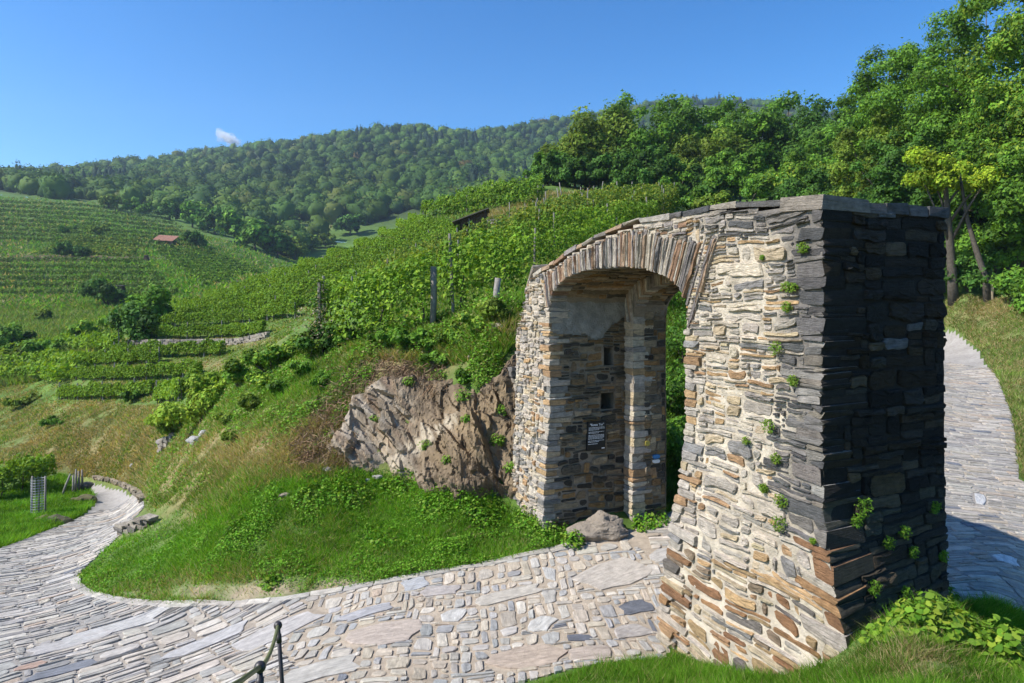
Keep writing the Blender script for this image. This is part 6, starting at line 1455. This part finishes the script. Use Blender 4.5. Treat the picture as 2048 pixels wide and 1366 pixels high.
hut = empty('field_hut', tuple(p)); tag(hut, 'low field hut with a red tiled roof across the valley', 'hut')
boxmesh('wall', p + (0, 2, 4 * sc), (18 * sc, 0, 0), (0, 1.6, 0), (0, 0, 5 * sc), M['render'], hut)
for k in range(9): boxmesh('roof_tile_row', p + (0, .1 + .45 * k, 8.6 * sc + .20 * k), (20.5 * sc, 0, -1.2 * sc), (0, .25, .1), (0, 0, .06), M['tile'], hut)
boxmesh('door', p + (8 * sc, .37, 3 * sc), (2.4 * sc, 0, 0), (0, .03, 0), (0, 0, 4 * sc), M['darkwood'], hut)
p = gp(290, 522, 120); sc = p[1] / F
ts = empty('tool_shed', tuple(p)); tag(ts, 'small pointed tool shed at the head of the grass track', 'shed')
V = np.array([(-5, 0, 0), (5, 0, 0), (5, 8, 0), (-5, 8, 0), (-1.5, 0, 11), (2.5, 0, 11), (2.5, 8, 11), (-1.5, 8, 11)]) * sc + p
link_mesh('wall', mesh_np('wall', V, np.array([(0, 1, 5, 4), (1, 2, 6, 5), (2, 3, 7, 6), (3, 0, 4, 7)])), M['darkwood'], ts); boxmesh('roof', p + (.5 * sc, 4 * sc, 11.3 * sc), (3.4 * sc, 0, 0), (0, 5 * sc, 0), (0, 0, .5 * sc), M['roofwood'], ts)
p = gp(240, 594, 60); sc = p[1] / F
hd = empty('raised_hide', tuple(p)); tag(hd, 'dark raised hide with a flat roof above the bushes', 'hide')
for ax_, ay_ in ((-1, 0), (1, 0), (-1, 1), (1, 1)): a = Acc(); tube(a, [p + (ax_ * 5.5 * sc, ay_ * 8 * sc, -.2), p + (ax_ * 4.5 * sc, ay_ * 8 * sc, 22 * sc)], .7 * sc, 5); a.build('leg', M['darkwood'], hd)
boxmesh('cabin', p + (0, 4 * sc, 16 * sc), (4.4 * sc, 0, 0), (0, 4 * sc, 0), (0, 0, 6 * sc), M['darkwood'], hd); boxmesh('roof', p + (0, 4 * sc, 23 * sc), (8 * sc, 0, 0), (0, 6 * sc, 0), (0, 0, .9 * sc), M['roofwood'], hd)

# ------------------------------------------------------------------ cloud and haze
a = Acc(); g = np.random.default_rng(2)
cp = P3(456, 279, 6000)
for k in range(60):
    f = g.random(); dx, dz = -70 + 150 * f + g.normal() * 14, 45 - 75 * f + g.normal() * 16; r = g.uniform(12, 30)
    W = IV * (1 + .35 * vnoise(IV[:, 0] * 2 + k, IV[:, 1] * 2, IV[:, 2] * 2, 3))[:, None] * r; a.add(W + cp + np.array([dx, g.uniform(-40, 40), dz]), IF)
cm = bpy.data.materials.new('cloud_vapour'); cm.use_nodes = True; nt = cm.node_tree
bs = nt.nodes['Principled BSDF']; nt.nodes.remove(bs); om = nt.nodes['Material Output']; d1 = nt.nodes.new('ShaderNodeBsdfDiffuse'); d2 = nt.nodes.new('ShaderNodeBsdfTranslucent'); d3 = nt.nodes.new('ShaderNodeBsdfTransparent'); m1 = nt.nodes.new('ShaderNodeMixShader'); m2 = nt.nodes.new('ShaderNodeMixShader')
for d_ in (d1, d2): d_.inputs['Color'].default_value = (1, 1, 1, 1)
m1.inputs[0].default_value = .5; m2.inputs[0].default_value = .16
nt.links.new(d1.outputs[0], m1.inputs[1]); nt.links.new(d2.outputs[0], m1.inputs[2]); nt.links.new(d3.outputs[0], m2.inputs[1]); nt.links.new(m1.outputs[0], m2.inputs[2]); nt.links.new(m2.outputs[0], om.inputs['Surface'])
o = a.build('cloud', cm); tag(o, 'small white cloud just over the wooded ridge', 'cloud')
zs = min(float((_GQ * _gy).min()), -13) - 1.0; zt_ = float((_GQ * _gy).max()) + 40
hm = bpy.data.materials.new('haze_air'); hm.use_nodes = True; nt = hm.node_tree
for n_ in list(nt.nodes): nt.nodes.remove(n_)
pv = nt.nodes.new('ShaderNodeVolumePrincipled'); om = nt.nodes.new('ShaderNodeOutputMaterial'); pv.inputs['Color'].default_value = (.62, .80, 1.0, 1); pv.inputs['Density'].default_value = .00021; pv.inputs['Anisotropy'].default_value = .2
nt.links.new(pv.outputs[0], om.inputs['Volume'])
V = np.array([(x, y, z) for z in (zs, zt_) for y in (-12, 1560) for x in (-1950, 1900)], float)
o = link_mesh('haze', mesh_np('haze', V, np.array([(0, 2, 3, 1), (4, 5, 7, 6), (0, 1, 5, 4), (2, 6, 7, 3), (0, 4, 6, 2), (1, 3, 7, 5)])), hm); tag(o, 'thin blue summer haze filling the valley', 'haze', kind='stuff')
